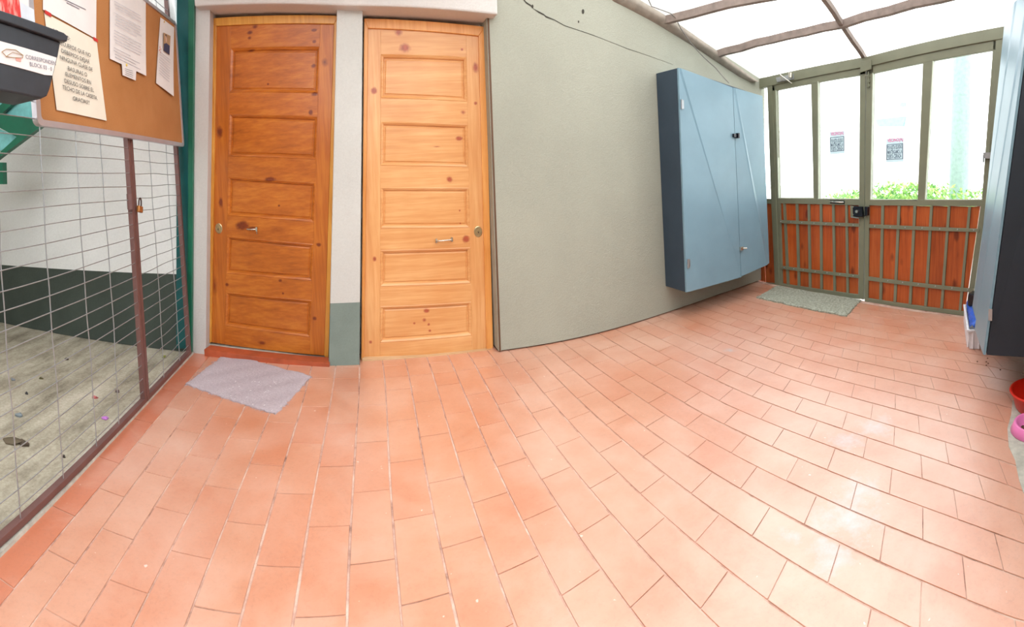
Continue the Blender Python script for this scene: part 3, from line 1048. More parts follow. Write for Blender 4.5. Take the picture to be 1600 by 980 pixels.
# lock box on left leaf
lock = MB()
gplate([(1328.5, 321.5), (1343, 323), (1343, 341), (1329, 339)], GX - .006, .006, lock)
lock.build('lock_backplate', gm_, leaf1)
b = MB(); gplate([(1332, 322.5), (1346, 323), (1348, 339.5), (1332.5, 338.5)], GX - .045, .038, b)
lb = b.build('box_lock', M['black_enamel'], leaf1, bevel=.004)
c = gp(1339, 330.5, GX - .047)
MB().tube([c, c - Vector((.012, 0, 0))], .014, 16).build('lock_cylinder', M['chrome'], lb)
for x, y in ((1333, 323.7), (1333, 335.8)): MB().ball(gp(x, y, GX - .046), .004).build('screw', M['chrome'], lb)
gplate([(1350.5, 322.8), (1355.6, 323.5), (1355.2, 337), (1350.5, 338.3)], GX - .045, .04).build('lock_keeper', M['black_enamel'], leaf2, bevel=.003)
gplate([(1329.5, 338.5), (1342, 340.2), (1342, 341.6), (1329.5, 340)], GX - .012, .01).build('lock_lip', M['chrome'], leaf1)
# pull handle
p0, p1 = gp(1298, 315, GX), gp(1318.5, 316, GX)
b = MB(); gplate([(1297, 313), (1319.5, 313.6), (1319.5, 318.5), (1297, 317.6)], GX - .004, .004, b)
hb = b.build('pull_handle_plate', M['black_enamel'], leaf1)
MB().tube([p0 + Vector((-.004, 0, 0)), p0 + Vector((-.03, -.02, 0)), (p0 + p1) / 2 + Vector((-.036, 0, 0)), p1 + Vector((-.03, .02, 0)), p1 + Vector((-.004, 0, 0))], .006).build('pull_handle', M['chrome'], leaf1)
# slide bolt at top of right leaf
b = MB()
q0, q1 = gp(1357, 112, GX - .012), gp(1356.5, 137, GX - .012)
b.tube([q0, q1], .006)
b.box(gp(1357, 127, GX - .006), (.012, .035, .02)); b.box(gp(1357, 134, GX - .006), (.012, .035, .02)); b.box(gp(1357, 120, GX - .006), (.012, .03, .012))
b.tube([gp(1357, 117, GX - .012), gp(1354, 119, GX - .04), gp(1351, 118, GX - .045)], .004)
b.build('slide_bolt', M['grey_metal'], leaf2)
# side latch on far right stile
b = MB()
b.box(gp(1543, 243, GX - .02), (.03, .07, .05)); b.tube([gp(1537, 243, GX - .03), gp(1536.5, 254, GX - .035)], .008)
b.build('side_latch', M['galv'], leaf2)
# door closer on left leaf
dcl = thing('door_closer', gp(1225, 125, GX - .03), 'small silver arm door closer on the top rail of the left gate leaf', 'door closer')
gplate([(1212, 121.5), (1239, 115.5), (1239, 124), (1214, 128.5)], GX - .03, .02).build('closer_plate', M['galv'], dcl, bevel=.002)
b = MB(); c0 = gp(1219, 117, GX - .05); c1_ = gp(1237.5, 130.5, GX - .04)
b.tube([c0, c1_], .006); b.tube([c0, gp(1222, 126, GX - .03)], .008)
b.build('closer_arm', M['chrome'], dcl)
c = gp(1235, 118.5, GX - .05)
MB().tube([c + Vector((0, 0, .03)), c - Vector((0, 0, .02))], .02, 14).build('closer_cylinder', M['chrome'], dcl)


struct(MB().box((3.98, .62, 1.3), (.12, .60, 2.6)).build('gate_gap_blocker', M['stucco_grey']))  # hidden filler added to block bright sky beside the gate post

# ---- text helper
def text_obj(s, left, right, normal, name, mat, parent=None, height=None, lift=.0012, bold=0.0):
    cu = bpy.data.curves.new(name + '_c', 'FONT'); cu.body = s; cu.size = 1; cu.offset = bold; cu.resolution_u = 3
    to = bpy.data.objects.new(name + '_t', cu); col.objects.link(to)
    dg = bpy.context.evaluated_depsgraph_get(); dg.update()
    me = bpy.data.meshes.new_from_object(to.evaluated_get(dg))
    bpy.data.objects.remove(to)
    xs = [v.co.x for v in me.vertices]; x0, x1 = min(xs), max(xs)
    left = Vector(left); right = Vector(right); u = (right - left); Lw = u.length; u.normalize()
    n = Vector(normal).normalized(); up = n.cross(u).normalized()
    if up.z < 0: up = -up
    k = Lw / (x1 - x0); kh = height / .72 if height else k
    o0 = Vector((0, 0, 0))
    q = parent
    while q is not None: o0 = o0 + q.location; q = q.parent
    for v in me.vertices:
        p = left + u * ((v.co.x - x0) * k) + up * ((v.co.y - .36) * kh) + n * lift - o0
        v.co = p
    me.materials.append(mat)
    o = bpy.data.objects.new(name, me); col.objects.link(o)
    if parent is not None: o.parent = parent
    return o


# stickers on the panes (facing into the room)
def sticker(cx, cy, pxw, box, title, lines, label):
    X = GX + .014
    N = (-1, 0, 0)
    t = thing('window_sticker', gp(cx, cy, X), label, 'sticker')
    (x0, y0), (x1, y1), (x2, y2), (x3, y3) = box
    b = MB()
    b.prism([gp(x0 - .6, y0 - 8.5, X + .0018), gp(x1 + .6, y1 - 8.5, X + .0018), gp(x2 + .6, y2 + 4, X + .0018), gp(x3 - .6, y3 + 4, X + .0018)], (.0006, 0, 0))
    b.build('film', M['film'], t)
    b = MB()
    outer = [gp(x, y, X) for x, y in box]
    ctr = sum(outer, Vector()) / 4
    inner = [p + (ctr - p) * .075 for p in outer]
    for i in range(4):
        j = (i + 1) % 4
        b.prism([outer[i], outer[j], inner[j], inner[i]], (.0015, 0, 0))
    b.build('border', M['ink_blue'], t)
    text_obj('VECINO(A)', gp(*title[0], X), gp(*title[1], X), N, 'heading', M['ink_pink'], t, height=.030, bold=.03)
    for s, (a, c) in zip(('POR NUESTRA SEGURIDAD', 'MANTENGAMOS LA', 'PUERTA CERRADA'), lines):
        text_obj(s, gp(*a, X), gp(*c, X), N, 'lettering', M['ink_blue'], t, height=.036, bold=.025)
    return t


def film():
    t = NT('sticker film'); out = t.nt.nodes['Material Output']
    a = t.n('ShaderNodeBsdfTranslucent'); a.inputs['Color'].default_value = (.60, .65, .68, 1)
    b_ = t.n('ShaderNodeBsdfTransparent'); mx = t.n('ShaderNodeMixShader'); mx.inputs[0].default_value = .04
    t.l(a.outputs[0], mx.inputs[1]); t.l(b_.outputs[0], mx.inputs[2]); t.l(mx.outputs[0], out.inputs['Surface'])
    return t.mat
M['film'] = film()
M['ink_blue'] = paint('blue black ink', (16, 30, 66), .8)
M['ink_pink'] = paint('pink ink', (220, 90, 150), .8)
sticker(1308, 226, 20, [(1297, 215), (1319, 213), (1319, 235.5), (1297.5, 237.5)], ((1298, 209.5), (1318, 207.5)),
        [((1298.7, 220.5), (1317.3, 218.7)), ((1298.7, 226.8), (1317.3, 225)), ((1299.2, 233), (1317, 231.3))],
        'blue framed notice sticker on the glass of the left gate leaf')
sticker(1398, 237, 24, [(1385.5, 226), (1411, 224), (1411, 248.5), (1385, 250)], ((1386.5, 219.7), (1411, 217.5)),
        [((1387, 231), (1409.5, 228.7)), ((1387, 238), (1409.5, 236.3)), ((1387, 245), (1408.5, 243.2))],
        'blue framed notice sticker on the glass of the right gate leaf')

# ================================================================== OUTSIDE
def ob(px, py, X): return PX(X).hit(px, py)
fac = thing('building', (13, 4, 0), 'pale overexposed apartment building seen through the gate glass', 'building')
MB().box((14, ob(1390, 200, 13).y, 2.6), (2, 3.2, 5.2)).build('facade', M['facade'], fac)
def ob(px, py, X): return PX(X).hit(px, py)
b = MB(); b.prism([ob(x, y, 12.97) for x, y in ((1368, 130), (1391, 125), (1390, 168), (1367, 170))], (.05, 0, 0)); b.build('brick_panel', M['facade_brick'], fac)
b = MB(); b.prism([ob(x, y, 12.9) for x, y in ((1368, 187), (1414, 182), (1411, 197), (1372, 197))], (.1, 0, 0)); b.build('window', M['facade_glass'], fac)
b = MB(); b.prism([ob(x, y, 12.9) for x, y in ((1406, 161), (1413, 160), (1413, 165), (1406, 166))], (.1, 0, 0)); b.build('window', M['facade_glass'], fac)
pp = PX(7).hit(1498, 300); 
b = MB(); b.tube([(7, pp.y, -.02), (7, pp.y, 5)], [.16, .12], 16); tag(b.build('utility_pole', M['pole']), 'pale concrete pole standing in the street behind the right gate pane', 'pole')


def hedge(name, pts, label, X, seed):
    rnd = random.Random(seed); b = MB()
    for (px, top) in pts:
        pb = PX(X).hit(px, 330); pt = PX(X).hit(px, top)
        hh = pt.z
        for _ in range(230):
            y = pb.y + rnd.uniform(-.22, .22); z = hh * (rnd.random() ** .6) + rnd.uniform(-.05, .05); x = X + rnd.uniform(-.2, .2)
            s = rnd.uniform(.025, .05)
            d = Vector((rnd.uniform(-1, 1), rnd.uniform(-1, 1), rnd.uniform(-.4, 1))).normalized()
            e = d.orthogonal().normalized(); e2 = d.cross(e)
            c = Vector((x, y, max(z, .03)))
            b.face([c - e * s, c - e2 * s * .45 + d * .01, c + e * s, c + e2 * s * .45 + d * .01])
        b.ball((X + .05, pb.y, hh * .45), .2, (.9, 1.1, hh * 2.0), 8)
    return tag(b.build(name, M['leaf']), label, 'hedge')


hedge('hedge', [(1308, 307), (1318, 303), (1328, 301), (1338, 299)], 'low pale green hedge outside the left gate leaf', 6.6, 1)
hedge('hedge', [(1366, 296), (1378, 289), (1392, 287), (1406, 286), (1418, 287), (1430, 288)], 'bushy green hedge filling the bottom of the third gate pane', 6.4, 2)
hedge('hedge', [(1450, 287), (1462, 291), (1474, 293), (1518, 300), (1526, 299)], 'green hedge seen at the foot of the fourth gate pane beside the pole', 6.2, 3)

# ================================================================== WALL CABINETS
def creased_door(name, c4, N, th, mat, parent, crease, amt=.02):
    """sheet metal door TL,TR,BR,BL with a folded stiffening crease"""
    TL, TR, BR, BL = c4
    b = MB()
    (ta, tb), (ba, bb_) = crease
    T = TL + (TR - TL) * ta; Bm = BL + (BR - BL) * ba
    T2 = T + N * amt * tb; B2 = Bm + N * amt * bb_
    b.face([TL, BL, B2, T2]); b.face([T2, B2, BR, TR])
    back = [p - N * th for p in (TL, BL, BR, TR)]
    b.face([back[0], back[3], back[2], back[1]])
    b.face([TL, back[0], back[1], BL]); b.face([TR, BR, back[2], back[3]])
    b.face([TL, T2, TR, back[3], back[0]]); b.face([BL, back[1], back[2], BR, B2])
    return b.build(name, mat, parent)


def hinge(p, N, u, parent):
    b = MB()
    b.box(p + N * .004 + u * .012, (.03, .006, .07), Matrix((u, -N, Vector((0, 0, 1)))).transposed())
    b.tube([p + N * .008 - Vector((0, 0, .038)), p + N * .008 + Vector((0, 0, .038))], .006)
    return b.build('hinge', M['galv'], parent)


uL = Vector((1, .135, 0)).normalized(); NL = Vector((uL.y, -uL.x, 0))
fl_b = None
# front plane passes a box depth in front of the wall
bk = onwall(1040, 450); dep = .28
FP = Plane(bk + NL * dep, NL)
fTL, fBL = FP.hit(1060, 106), FP.hit(1073, 457)
fTM, fBM = FP.hit(1145, 137), FP.hit(1158, 432)
fTR, fBR = FP.hit(1191.5, 150), FP.hit(1202, 411)
kb = [onwall(1025, 115), onwall(1040, 450)]
cab = thing('wall_cabinet', (fBM.x, fBM.y + .15, .3), 'blue grey two door metal cabinet on the grey wall left of the gate', 'cabinet')
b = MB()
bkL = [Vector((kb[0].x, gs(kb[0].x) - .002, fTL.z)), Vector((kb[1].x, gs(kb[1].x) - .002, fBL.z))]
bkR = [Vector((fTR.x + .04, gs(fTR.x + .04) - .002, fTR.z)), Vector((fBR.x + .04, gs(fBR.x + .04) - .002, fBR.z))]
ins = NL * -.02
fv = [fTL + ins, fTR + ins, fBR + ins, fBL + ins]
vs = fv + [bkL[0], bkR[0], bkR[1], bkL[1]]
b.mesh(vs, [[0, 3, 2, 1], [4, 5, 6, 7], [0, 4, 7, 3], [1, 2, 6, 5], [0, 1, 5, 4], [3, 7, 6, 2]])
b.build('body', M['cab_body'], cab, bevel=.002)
g_ = uL * .003
d1 = creased_door('door', [fTL, fTM - g_, fBM - g_, fBL], NL, .016, M['cab_door'], cab, ((.03, .2), (.97, .6)), .035)
d2 = creased_door('door', [fTM + g_, fTR, fBR, fBM + g_], NL, .016, M['cab_door'], cab, ((.06, .2), (.85, .6)), .03)
hinge(FP.hit(1064, 163), NL, uL, d1); hinge(FP.hit(1074, 412), NL, uL, d1)
p = FP.hit(1148, 212)
b = MB(); b.box(p + NL * .012, (.075, .02, .03), Matrix((uL, -NL, Vector((0, 0, 1)))).transposed()); b.box(p + NL * .02 + uL * .02, (.02, .03, .045), Matrix((uL, -NL, Vector((0, 0, 1)))).transposed())
b.build('hasp', M['black_enamel'], d1)
p = FP.hit(1157, 388)
b = MB(); b.box(p + NL * .01, (.04, .02, .03), Matrix((uL, -NL, Vector((0, 0, 1)))).transposed()); b.tube([p + NL * .02 + uL * .02, p + NL * .05 + uL * .035], .008)
b.build('latch', M['chrome'], d1)

# right cabinet: hangs from the right wall, nearly edge on
cabR = thing('wall_cabinet', (2.8, .6, .3), 'blue grey metal cabinet at the right edge with a side darkened near black for shade', 'cabinet')
A0 = Vector((2.36, .618, .30)); B0 = Vector((3.25, .925, .30))
def along(px, py, X):
    d = ray(px, py); return CAM + d * (X / d.x)
A1 = along(1600, 70, 2.40); A1 = A0 + (A1 - A0) * (1.95 / (A1.z - A0.z))
B1 = along(1570, 31, 3.22)
B0 = along(1523, 478, 3.22)
nR = (B0 - A0).cross(A1 - A0).normalized()
if nR.y < 0: nR = -nR
C0 = Vector((A0.x + .07, .16, .30)); C1 = Vector((A1.x + .07, .16, A1.z)); E0 = Vector((B0.x + .07, .52, B0.z)); E1 = Vector((B1.x + .07, .52, B1.z))
b = MB()
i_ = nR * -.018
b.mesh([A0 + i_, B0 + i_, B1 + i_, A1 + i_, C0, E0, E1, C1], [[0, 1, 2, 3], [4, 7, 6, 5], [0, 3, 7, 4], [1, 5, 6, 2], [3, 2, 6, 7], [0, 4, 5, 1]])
b.build('body', M['cab_body2'] if 'cab_body2' in M else paint('shaded near black cabinet body', (22, 32, 44), .55, .1, 8), cabR, bevel=.002)  # unlit side of the right cabinet painted near black
Tm = A1 + (B1 - A1) * .5; Bm_ = A0 + (B0 - A0) * .5
dr = creased_door('door', [A1, Tm, Bm_, A0], nR, .014, M['cab_door'], cabR, ((.1, .3), (.9, 1)), .025)
dr2 = creased_door('door', [Tm, B1, B0, Bm_], nR, .014, M['cab_door'], cabR, ((.1, .3), (.9, 1)), .02)
b = MB()
q = A0 + (A1 - A0) * .11
b.box(q + Vector((-.004, -.012, 0)), (.008, .02, .06)); b.build('hinge', M['galv'], dr)

# ================================================================== MESH FENCE
FX = -1.27
def fxx(y): return -1.276 + .031 * (2.5 - y)


FNP = Plane((fxx(2.5), 2.5, 0), Vector((1, .031, 0)))


def fp(px, py, x=None): return FNP.hit(px, py) if x is None else PX(x).hit(px, py)


def fbox(b, y0, y1, z0, z1, t):
    b.prism([(fxx(y0) + t / 2, y0, z0), (fxx(y1) + t / 2, y1, z0), (fxx(y1) + t / 2, y1, z1), (fxx(y0) + t / 2, y0, z1)], (-t, 0, 0)); return b


def ybetween(a, b, n): return [a + (b - a) * i / n for i in range(n + 1)]


# cement curb under the fence
cpts = [(304, 553), (264, 596), (220, 645), (166, 703), (103, 772), (50, 826), (0, 876), (-60, 940)]
b = MB(); vs = []
for x, y in cpts:
    p = FLOOR.hit(x, y); vs += [Vector((p.x, p.y, 0.0)), Vector((p.x - .005, p.y, .018)), Vector((p.x - .075, p.y, .018)), Vector((p.x - .075, p.y, -.004))]
fs = []
for i in range(len(cpts) - 1):
    for k in range(3): fs.append([4 * i + k, 4 * i + k + 1, 4 * i + 5 + k, 4 * i + 4 + k])
b.mesh(vs, fs)
struct(b.build('trim_8', M['cement']), 'low cement curb under the wire mesh fence')

yR = 3.275; yP1 = fp(209, 300).y; yP0 = fp(200, 300).y
ZT = 2.75
zb = .034


def mesh_gate(name, label, y0, y1, vert, missing=()):
    t = thing(name, (fxx((y0 + y1) / 2), (y0 + y1) / 2, .02), label, 'gate')
    w = .032
    for nm, yy in (('stile', y0 + w / 2), ('stile', y1 - w / 2)):
        fbox(MB(), yy - w / 2, yy + w / 2, zb, ZT, .03).build(nm, M['brown_metal'], t, bevel=.002)
    fbox(MB(), y0, y1, zb - .012, zb + .016, .032).build('bottom_rail', M['brown_metal'], t, bevel=.002)
    fbox(MB(), y0, y1, ZT - .017, ZT + .017, .03).build('top_rail', M['brown_metal'], t)
    rnd = random.Random(3)
    b = MB()
    zs = []
    z = zb + .06
    while z < ZT - .03: zs.append(z); z += .0745
    for i, z in enumerate(zs):
        if (name, i) in missing: continue
        n = 10
        ph = rnd.uniform(0, 6)
        b.tube([(fxx(y0 + .03 + (y1 - y0 - .06) * k / n) + .008 + .003 * math.sin(ph + k), y0 + .03 + (y1 - y0 - .06) * k / n, z + .003 * math.sin(ph * 2 + k * .9)) for k in range(n + 1)], .0024, 6)
    for j, y in enumerate(vert):
        n = 26; ph = rnd.uniform(0, 6)
        b.tube([(fxx(y) + .004, y + .006 * math.sin(ph + k * .45) + .003 * math.sin(k * 1.7 + ph), zb + (ZT - zb) * k / n) for k in range(n + 1)], .0027, 6)
    b.build('wire_mesh', M['galv'], t)
    return t


v1 = [fp(243.5, 400).y, fp(271, 430).y]
v0 = [fp(167, 380).y, fp(129, 400).y, fp(73, 400).y, fp(1, 400).y]
sp_ = v0[2] - v0[3]
v0 += [v0[3] - sp_ * k for k in range(1, 7)]
ZT = 2.75
zb = .034


def mesh_gate(name, label, y0, y1, vert, missing=()):
    t = thing(name, (fxx((y0 + y1) / 2), (y0 + y1) / 2, .02), label, 'gate')
    w = .032
    for nm, yy in (('stile', y0 + w / 2), ('stile', y1 - w / 2)):
        fbox(MB(), yy - w / 2, yy + w / 2, zb, ZT, .03).build(nm, M['brown_metal'], t, bevel=.002)
    fbox(MB(), y0, y1, zb - .012, zb + .016, .032).build('bottom_rail', M['brown_metal'], t, bevel=.002)
    fbox(MB(), y0, y1, ZT - .017, ZT + .017, .03).build('top_rail', M['brown_metal'], t)
    rnd = random.Random(3)
    b = MB()
    zs = []
    z = zb + .06
    while z < ZT - .03: zs.append(z); z += .0745
    for i, z in enumerate(zs):
        if (name, i) in missing: continue
        n = 10
        ph = rnd.uniform(0, 6)
        b.tube([(fxx(y0 + .03 + (y1 - y0 - .06) * k / n) + .008 + .003 * math.sin(ph + k), y0 + .03 + (y1 - y0 - .06) * k / n, z + .003 * math.sin(ph * 2 + k * .9)) for k in range(n + 1)], .0024, 6)
    for j, y in enumerate(vert):
        n = 26; ph = rnd.uniform(0, 6)
        b.tube([(fxx(y) + .004, y + .006 * math.sin(ph + k * .45) + .003 * math.sin(k * 1.7 + ph), zb + (ZT - zb) * k / n) for k in range(n + 1)], .0027, 6)
    b.build('wire_mesh', M['galv'], t)
    return t


v1 = [fp(243.5, 400).y, fp(271, 430).y]
v0 = [fp(167, 380).y, fp(129, 400).y, fp(73, 400).y, fp(1, 400).y]
sp_ = v0[2] - v0[3]
v0 += [v0[3] - sp_ * k for k in range(1, 7)]
print('posts', fp(292, 300, -1.345), fp(300, 300, -1.306), WD1.hit(303, 300), g(-1.34))
print('vert wires', [round(q, 2) for q in v0 + v1], 'yP', yP0, yP1, yR)
mg1 = mesh_gate('mesh_gate', 'narrow wire mesh gate leaf between the brown padlocked stiles and the green post', yP1 - .028, yR + .03, v1)
mg2 = mesh_gate('mesh_gate', 'wide wire mesh gate leaf left of the padlock, under the cork notice board', .35, yP1 - .033, v0)
# hasp barrel + padlock
pc = fp(204, 315, FX + .01)
b = MB(); b.tube([pc + Vector((-.004, -.0, .045)), pc + Vector((-.004, 0, -.045))], .018, 12)
b.build('lock_barrel', M['brown_metal'], mg2)
lk = thing('padlock', fp(217, 325, FX + .03), 'small worn brass padlock hanging on the brown mesh gate', 'padlock')
c = fp(218.5, 327, FX + .03)
rr = Matrix.Rotation(math.radians(-12), 3, 'X')
MB().box(c, (.020, .052, .038), rr).build('lock_body', paint('tarnished brass', (176, 120, 66), .35, .25, 60, .6), lk, bevel=.005)
s0 = [c + rr @ Vector((0, .016 * math.cos(a), .02 + .030 * math.sin(a) + (.016 if 0 < a < math.pi else 0))) for a in [i * math.pi / 8 for i in range(9)]]
MB().tube(s0, .0045, 8).build('shackle', paint('dark steel', (70, 50, 46), .4, .1, 20, .6), lk)

# green post by the wall and steel behind
pg = fp(299, 300, -1.335)
b = MB(); b.prism([WD1.off(.03).hit(x, y) for x, y in ((294, -60), (304, -60), (303.5, 20), (301, 300), (299.5, 553), (291.5, 560), (293.5, 300))], (0, .05, 0)); struct(b.build('trim_9', M['green_metal'], bevel=.004), 'green steel post between the fence and the left wall return')
b = MB(); b.prism([WD1.off(.005).hit(x, y) for x, y in ((276, -60), (298, -60), (297, 545), (275, 545))], (0, .02, 0)); struct(b.build('trim_10', M['teal_metal'], bevel=.004), 'teal steel post just behind the mesh fence')
# green steel stair stringer beyond the fence, top left
YB = Plane((0, 2.6, 0), (0, -1, 0))
def yb(px, py, y): return Plane((0, y, 0), (0, -1, 0)).hit(px, py)
st = thing('steel_stair', (yb(0, 200, 2.9).x, 2.9, 0), 'dark green steel stair stringer with teal treads beyond the fence, top left', 'stair')
def yprism(pts, y, th, mb=None):
    b = mb or MB(); b.prism([yb(a, c, y) for a, c in pts], (0, th, 0)); return b
yprism([(-60, 166), (70, 190), (66, 196), (34, 220), (2, 244), (-60, 292), (-60, 280), (0, 238), (26, 214), (0, 200), (-60, 170)], 2.9, .05).build('stringer', M['green_metal'], st)
yprism([(-10, 198), (28, 214), (4, 234), (-10, 240)], 2.96, .02).build('tread_panel', M['sky_panel'], st)
yprism([(-60, 150), (62, 150), (58, 189), (0, 176), (-60, 164)], 3.0, .02).build('tread_panel', M['sky_panel'], st)
yprism([(18, 150), (32, 151), (2, 178), (-12, 174)], 2.95, .04).build('brace', M['green_metal'], st)
yprism([(-40, 254), (4, 254), (5, 288), (-40, 288)], 2.9, .05).build('brace', M['green_metal'], st)
qx = yb(-50, 200, 2.9).x
MB().box((qx, 2.93, .9), (.06, .06, 1.8)).build('support_post', M['green_metal'], st)
# teal frame pieces above the board, top right of the fence
st2 = thing('steel_bracing', (-1.42, 3.2, 2.5), 'teal and green steel framing above the corner of the notice board', 'steel bracing')
def xprism(pts, x, th, mb=None):
    b = mb or MB(); b.prism([fp(a, c, x) for a, c in pts], (-th, 0, 0)); return b
xprism([(225, -60), (300, -60), (300, 60), (285, 60)], -1.62, .03).build('panel', M['teal_metal'], st2)
xprism([(272, -60), (310, -60), (308, 22), (296, 40)], -1.45, .04).build('bracket', M['green_metal'], st2)

# ================================================================== NOTICE BOARD
BX = FX + .035
bp = lambda px, py, d=0: PX(BX + d).hit(px, py)
bc = [bp(58, 187), bp(286, 230), bp(283, 44), bp(60, -160)]
zB = (bc[0].z + bc[1].z) / 2; zT = bc[2].z; yA = bc[0].y; yBq = bc[1].y
nb = thing('notice_board', (BX, (yA + yBq) / 2, zB), 'cork notice board in an aluminium frame hung on the mesh fence', 'notice board')
MB().box((BX - .006, (yA + yBq) / 2, (zB + zT) / 2), (.012, yBq - yA - .01, zT - zB - .01)).build('cork_sheet', M['cork'], nb)
fw = .018
def frame_ring():
    b = MB(); r = .05; n = 6
    def rr_(y0, y1, z0, z1, rad):
        pts = []
        for cy, cz, a0 in ((y1 - rad, z1 - rad, 0), (y0 + rad, z1 - rad, 90), (y0 + rad, z0 + rad, 180), (y1 - rad, z0 + rad, 270)):
            for k in range(n + 1):
                a = math.radians(a0 + 90 * k / n); pts.append((cy + rad * math.cos(a), cz + rad * math.sin(a)))
        return pts
    o = rr_(yA - .012, yBq + .004, zB - .012, zT + .004, .03); i = rr_(yA + fw, yBq - fw + .006, zB + fw - .004, zT - fw, .02)
    m_ = len(o)
    vs = [(BX + .010, y, z) for y, z in o] + [(BX + .010, y, z) for y, z in i] + [(BX - .016, y, z) for y, z in o] + [(BX, y, z) for y, z in i]
    fs = []
    for k in range(m_):
        j = (k + 1) % m_
        fs += [[k, j, m_ + j, m_ + k], [2 * m_ + k, 2 * m_ + j, j, k], [m_ + k, m_ + j, 3 * m_ + j, 3 * m_ + k]]
    b.mesh(vs, fs)
    return b
frame_ring().build('frame', M['alu'], nb)


def sheet(name, label, pts, mat, curl=0.0, d=.004, cat='paper', group=None):
    ps = [bp(x, y, d) for x, y in pts]
    c = sum(ps, Vector()) / len(ps)
    t = thing(name, c, label, cat, group)
    n = 8; b = MB()
    TL, TR, BR, BL = ps
    vs = []; N2 = n + 1
    for i in range(N2):
        for j in range(N2):
            s, q = i / n, j / n
            p = (TL * (1 - s) + TR * s) * (1 - q) + (BL * (1 - s) + BR * s) * q
            p = p + Vector((curl * q * q * (.4 + .6 * s), 0, 0)) + Vector((.0008, 0, 0))
            vs.append(p)
    vs += [v - Vector((.0006, 0, 0)) for v in vs]
    o_ = N2 * N2
    fs = []
    for i in range(n):
        for j in range(n):
            a = i * N2 + j; fs.append([a, a + 1, a + N2 + 1, a + N2]); fs.append([o_ + a, o_ + a + N2, o_ + a + N2 + 1, o_ + a + 1])
    b.mesh(vs, fs, 0, True)
    b.build('sheet', mat, t)
    return t


def scribbles(t, lines, d, mat='ink_grey', h=.003, name='printed_lines'):
    b = MB()
    for (x0, y0, x1, y1) in lines:
        p, q = bp(x0, y0, d), bp(x1, y1, d)
        up = Vector((0, 0, h / 2))
        b.prism([p - up, q - up, q + up, p + up], (.0006, 0, 0))
    return b.build(name, M[mat], t)


def tilt_lines(t, TL, TR, BL, BR, rows, d, mat='ink_grey', h=.003, x0=.12, x1=.9, seed=1, dens=.85):
    rnd = random.Random(seed); L = []
    for r in rows:
        a = rnd.uniform(0, .06); e = x1 - (rnd.uniform(0, .35) if rnd.random() > dens else rnd.uniform(0, .05))
        l0 = [TL[k] + (BL[k] - TL[k]) * r for k in (0, 1)]; r0 = [TR[k] + (BR[k] - TR[k]) * r for k in (0, 1)]
        L.append((l0[0] + (r0[0] - l0[0]) * (x0 + a), l0[1] + (r0[1] - l0[1]) * (x0 + a), l0[0] + (r0[0] - l0[0]) * e, l0[1] + (r0[1] - l0[1]) * e))
    return scribbles(t, L, d, mat, h)


s1 = sheet('notice_sheet', 'white printed sheet at the top of the cork board, cut by the picture edge', [(67, -120), (151, -60), (150, 61), (67, 15)], M['paper'])
for q_ in ((98, -2, 134, 15), (104, 4, 124, 14)): scribbles(s1, [q_], .006, h=.004, name='printed_line')
s2 = sheet('notice_sheet', 'cream notice in large black capitals about leaving rubbish on the roof', [(69, 20), (151, 64), (165.5, 189), (88, 172)], M['paper_warm'], .004)
zz2 = lambda x, y: (60 + x / 4.9, y / 4.9)
txt = [('VECINO:', (112, 232), (240, 300)), ('RECUERDE QUE NO', (150, 322), (398, 424)), ('DEBEMOS DEJAR', (173, 387), (390, 476)), ('NINGUNA CLASE DE', (162, 437), (412, 534)),
       ('BASURAS O', (223, 522), (370, 574)), ('ELEMENTOS EN', (205, 566), (400, 633)), ('DESUSO SOBRE EL', (197, 617), (422, 692)), ('TECHO DE LA CASETA.', (182, 665), (450, 752)), ('GRACIAS!!', (262, 752), (388, 786))]
for s_, a_, c_2 in txt:
    text_obj(s_, bp(*zz2(*a_), .009), bp(*zz2(*c_2), .009), (1, 0, 0), 'lettering', M['ink'], s2, height=.020, lift=.0025)
for (x0, y0, x1, y1) in ((70, 18, 80, 24), (146, 60, 153, 64)):
    b = MB()
    p, q_ = bp(x0, y0, .008), bp(x1, y1, .008); u_ = Vector((0, 0, .008))
    b.prism([p - u_, q_ - u_, q_ + u_, p + u_], (.001, 0, 0)); b.build('tape', M['tape_red'], s2)
s3 = sheet('notice_sheet', 'long white letter of small grey print in the middle of the cork board', [(172, -60), (228, -26), (226, 119), (170.5, 92)], M['paper'], .010)
tilt_lines(s3, (172, -60), (228, -26), (170.5, 92), (226, 119), [.38 + .03 * i for i in range(20) if i not in (3, 9, 15)], .014, mat='ink_pale', h=.0024)
s4 = sheet('small_card', 'small white card pinned under the long grey letter', [(190, 98), (213, 104), (212, 126), (191.5, 117.5)], M['paper'], .0, .012)
b = MB(); b.ball(bp(198, 101.5, .016), .008, (.3, 1, 1)); b.build('pin', paint('yellow pin', (226, 196, 90), .5), s4)
tilt_lines(s4, (190, 98), (213, 104), (191.5, 117.5), (212, 126), [.4, .55, .7, .85], .0145, h=.002, x0=.2, x1=.8)
s5 = sheet('leaflet', 'curled narrow leaflet with a small portrait, right side of the cork board', [(250.5, 27), (272, 43), (268.5, 151), (242.5, 130)], M['paper'], .014)
b = MB(); b.ball(bp(257, 34, .012), .007, (.4, 1, 1)); b.build('pin', paint('ochre tape', (214, 170, 80), .6), s5)
pz = lambda x, y: (160 + x / 6.127, y / 6.127)
pp_ = lambda x, y, d=.013: bp(*pz(x, y), d)
b = MB(); b.prism([pp_(585, 312), pp_(652, 345), pp_(642, 528), pp_(585, 485)], (.0006, 0, 0)); b.build('portrait_background', paint('portrait ochre', (176, 140, 104), .8), s5)
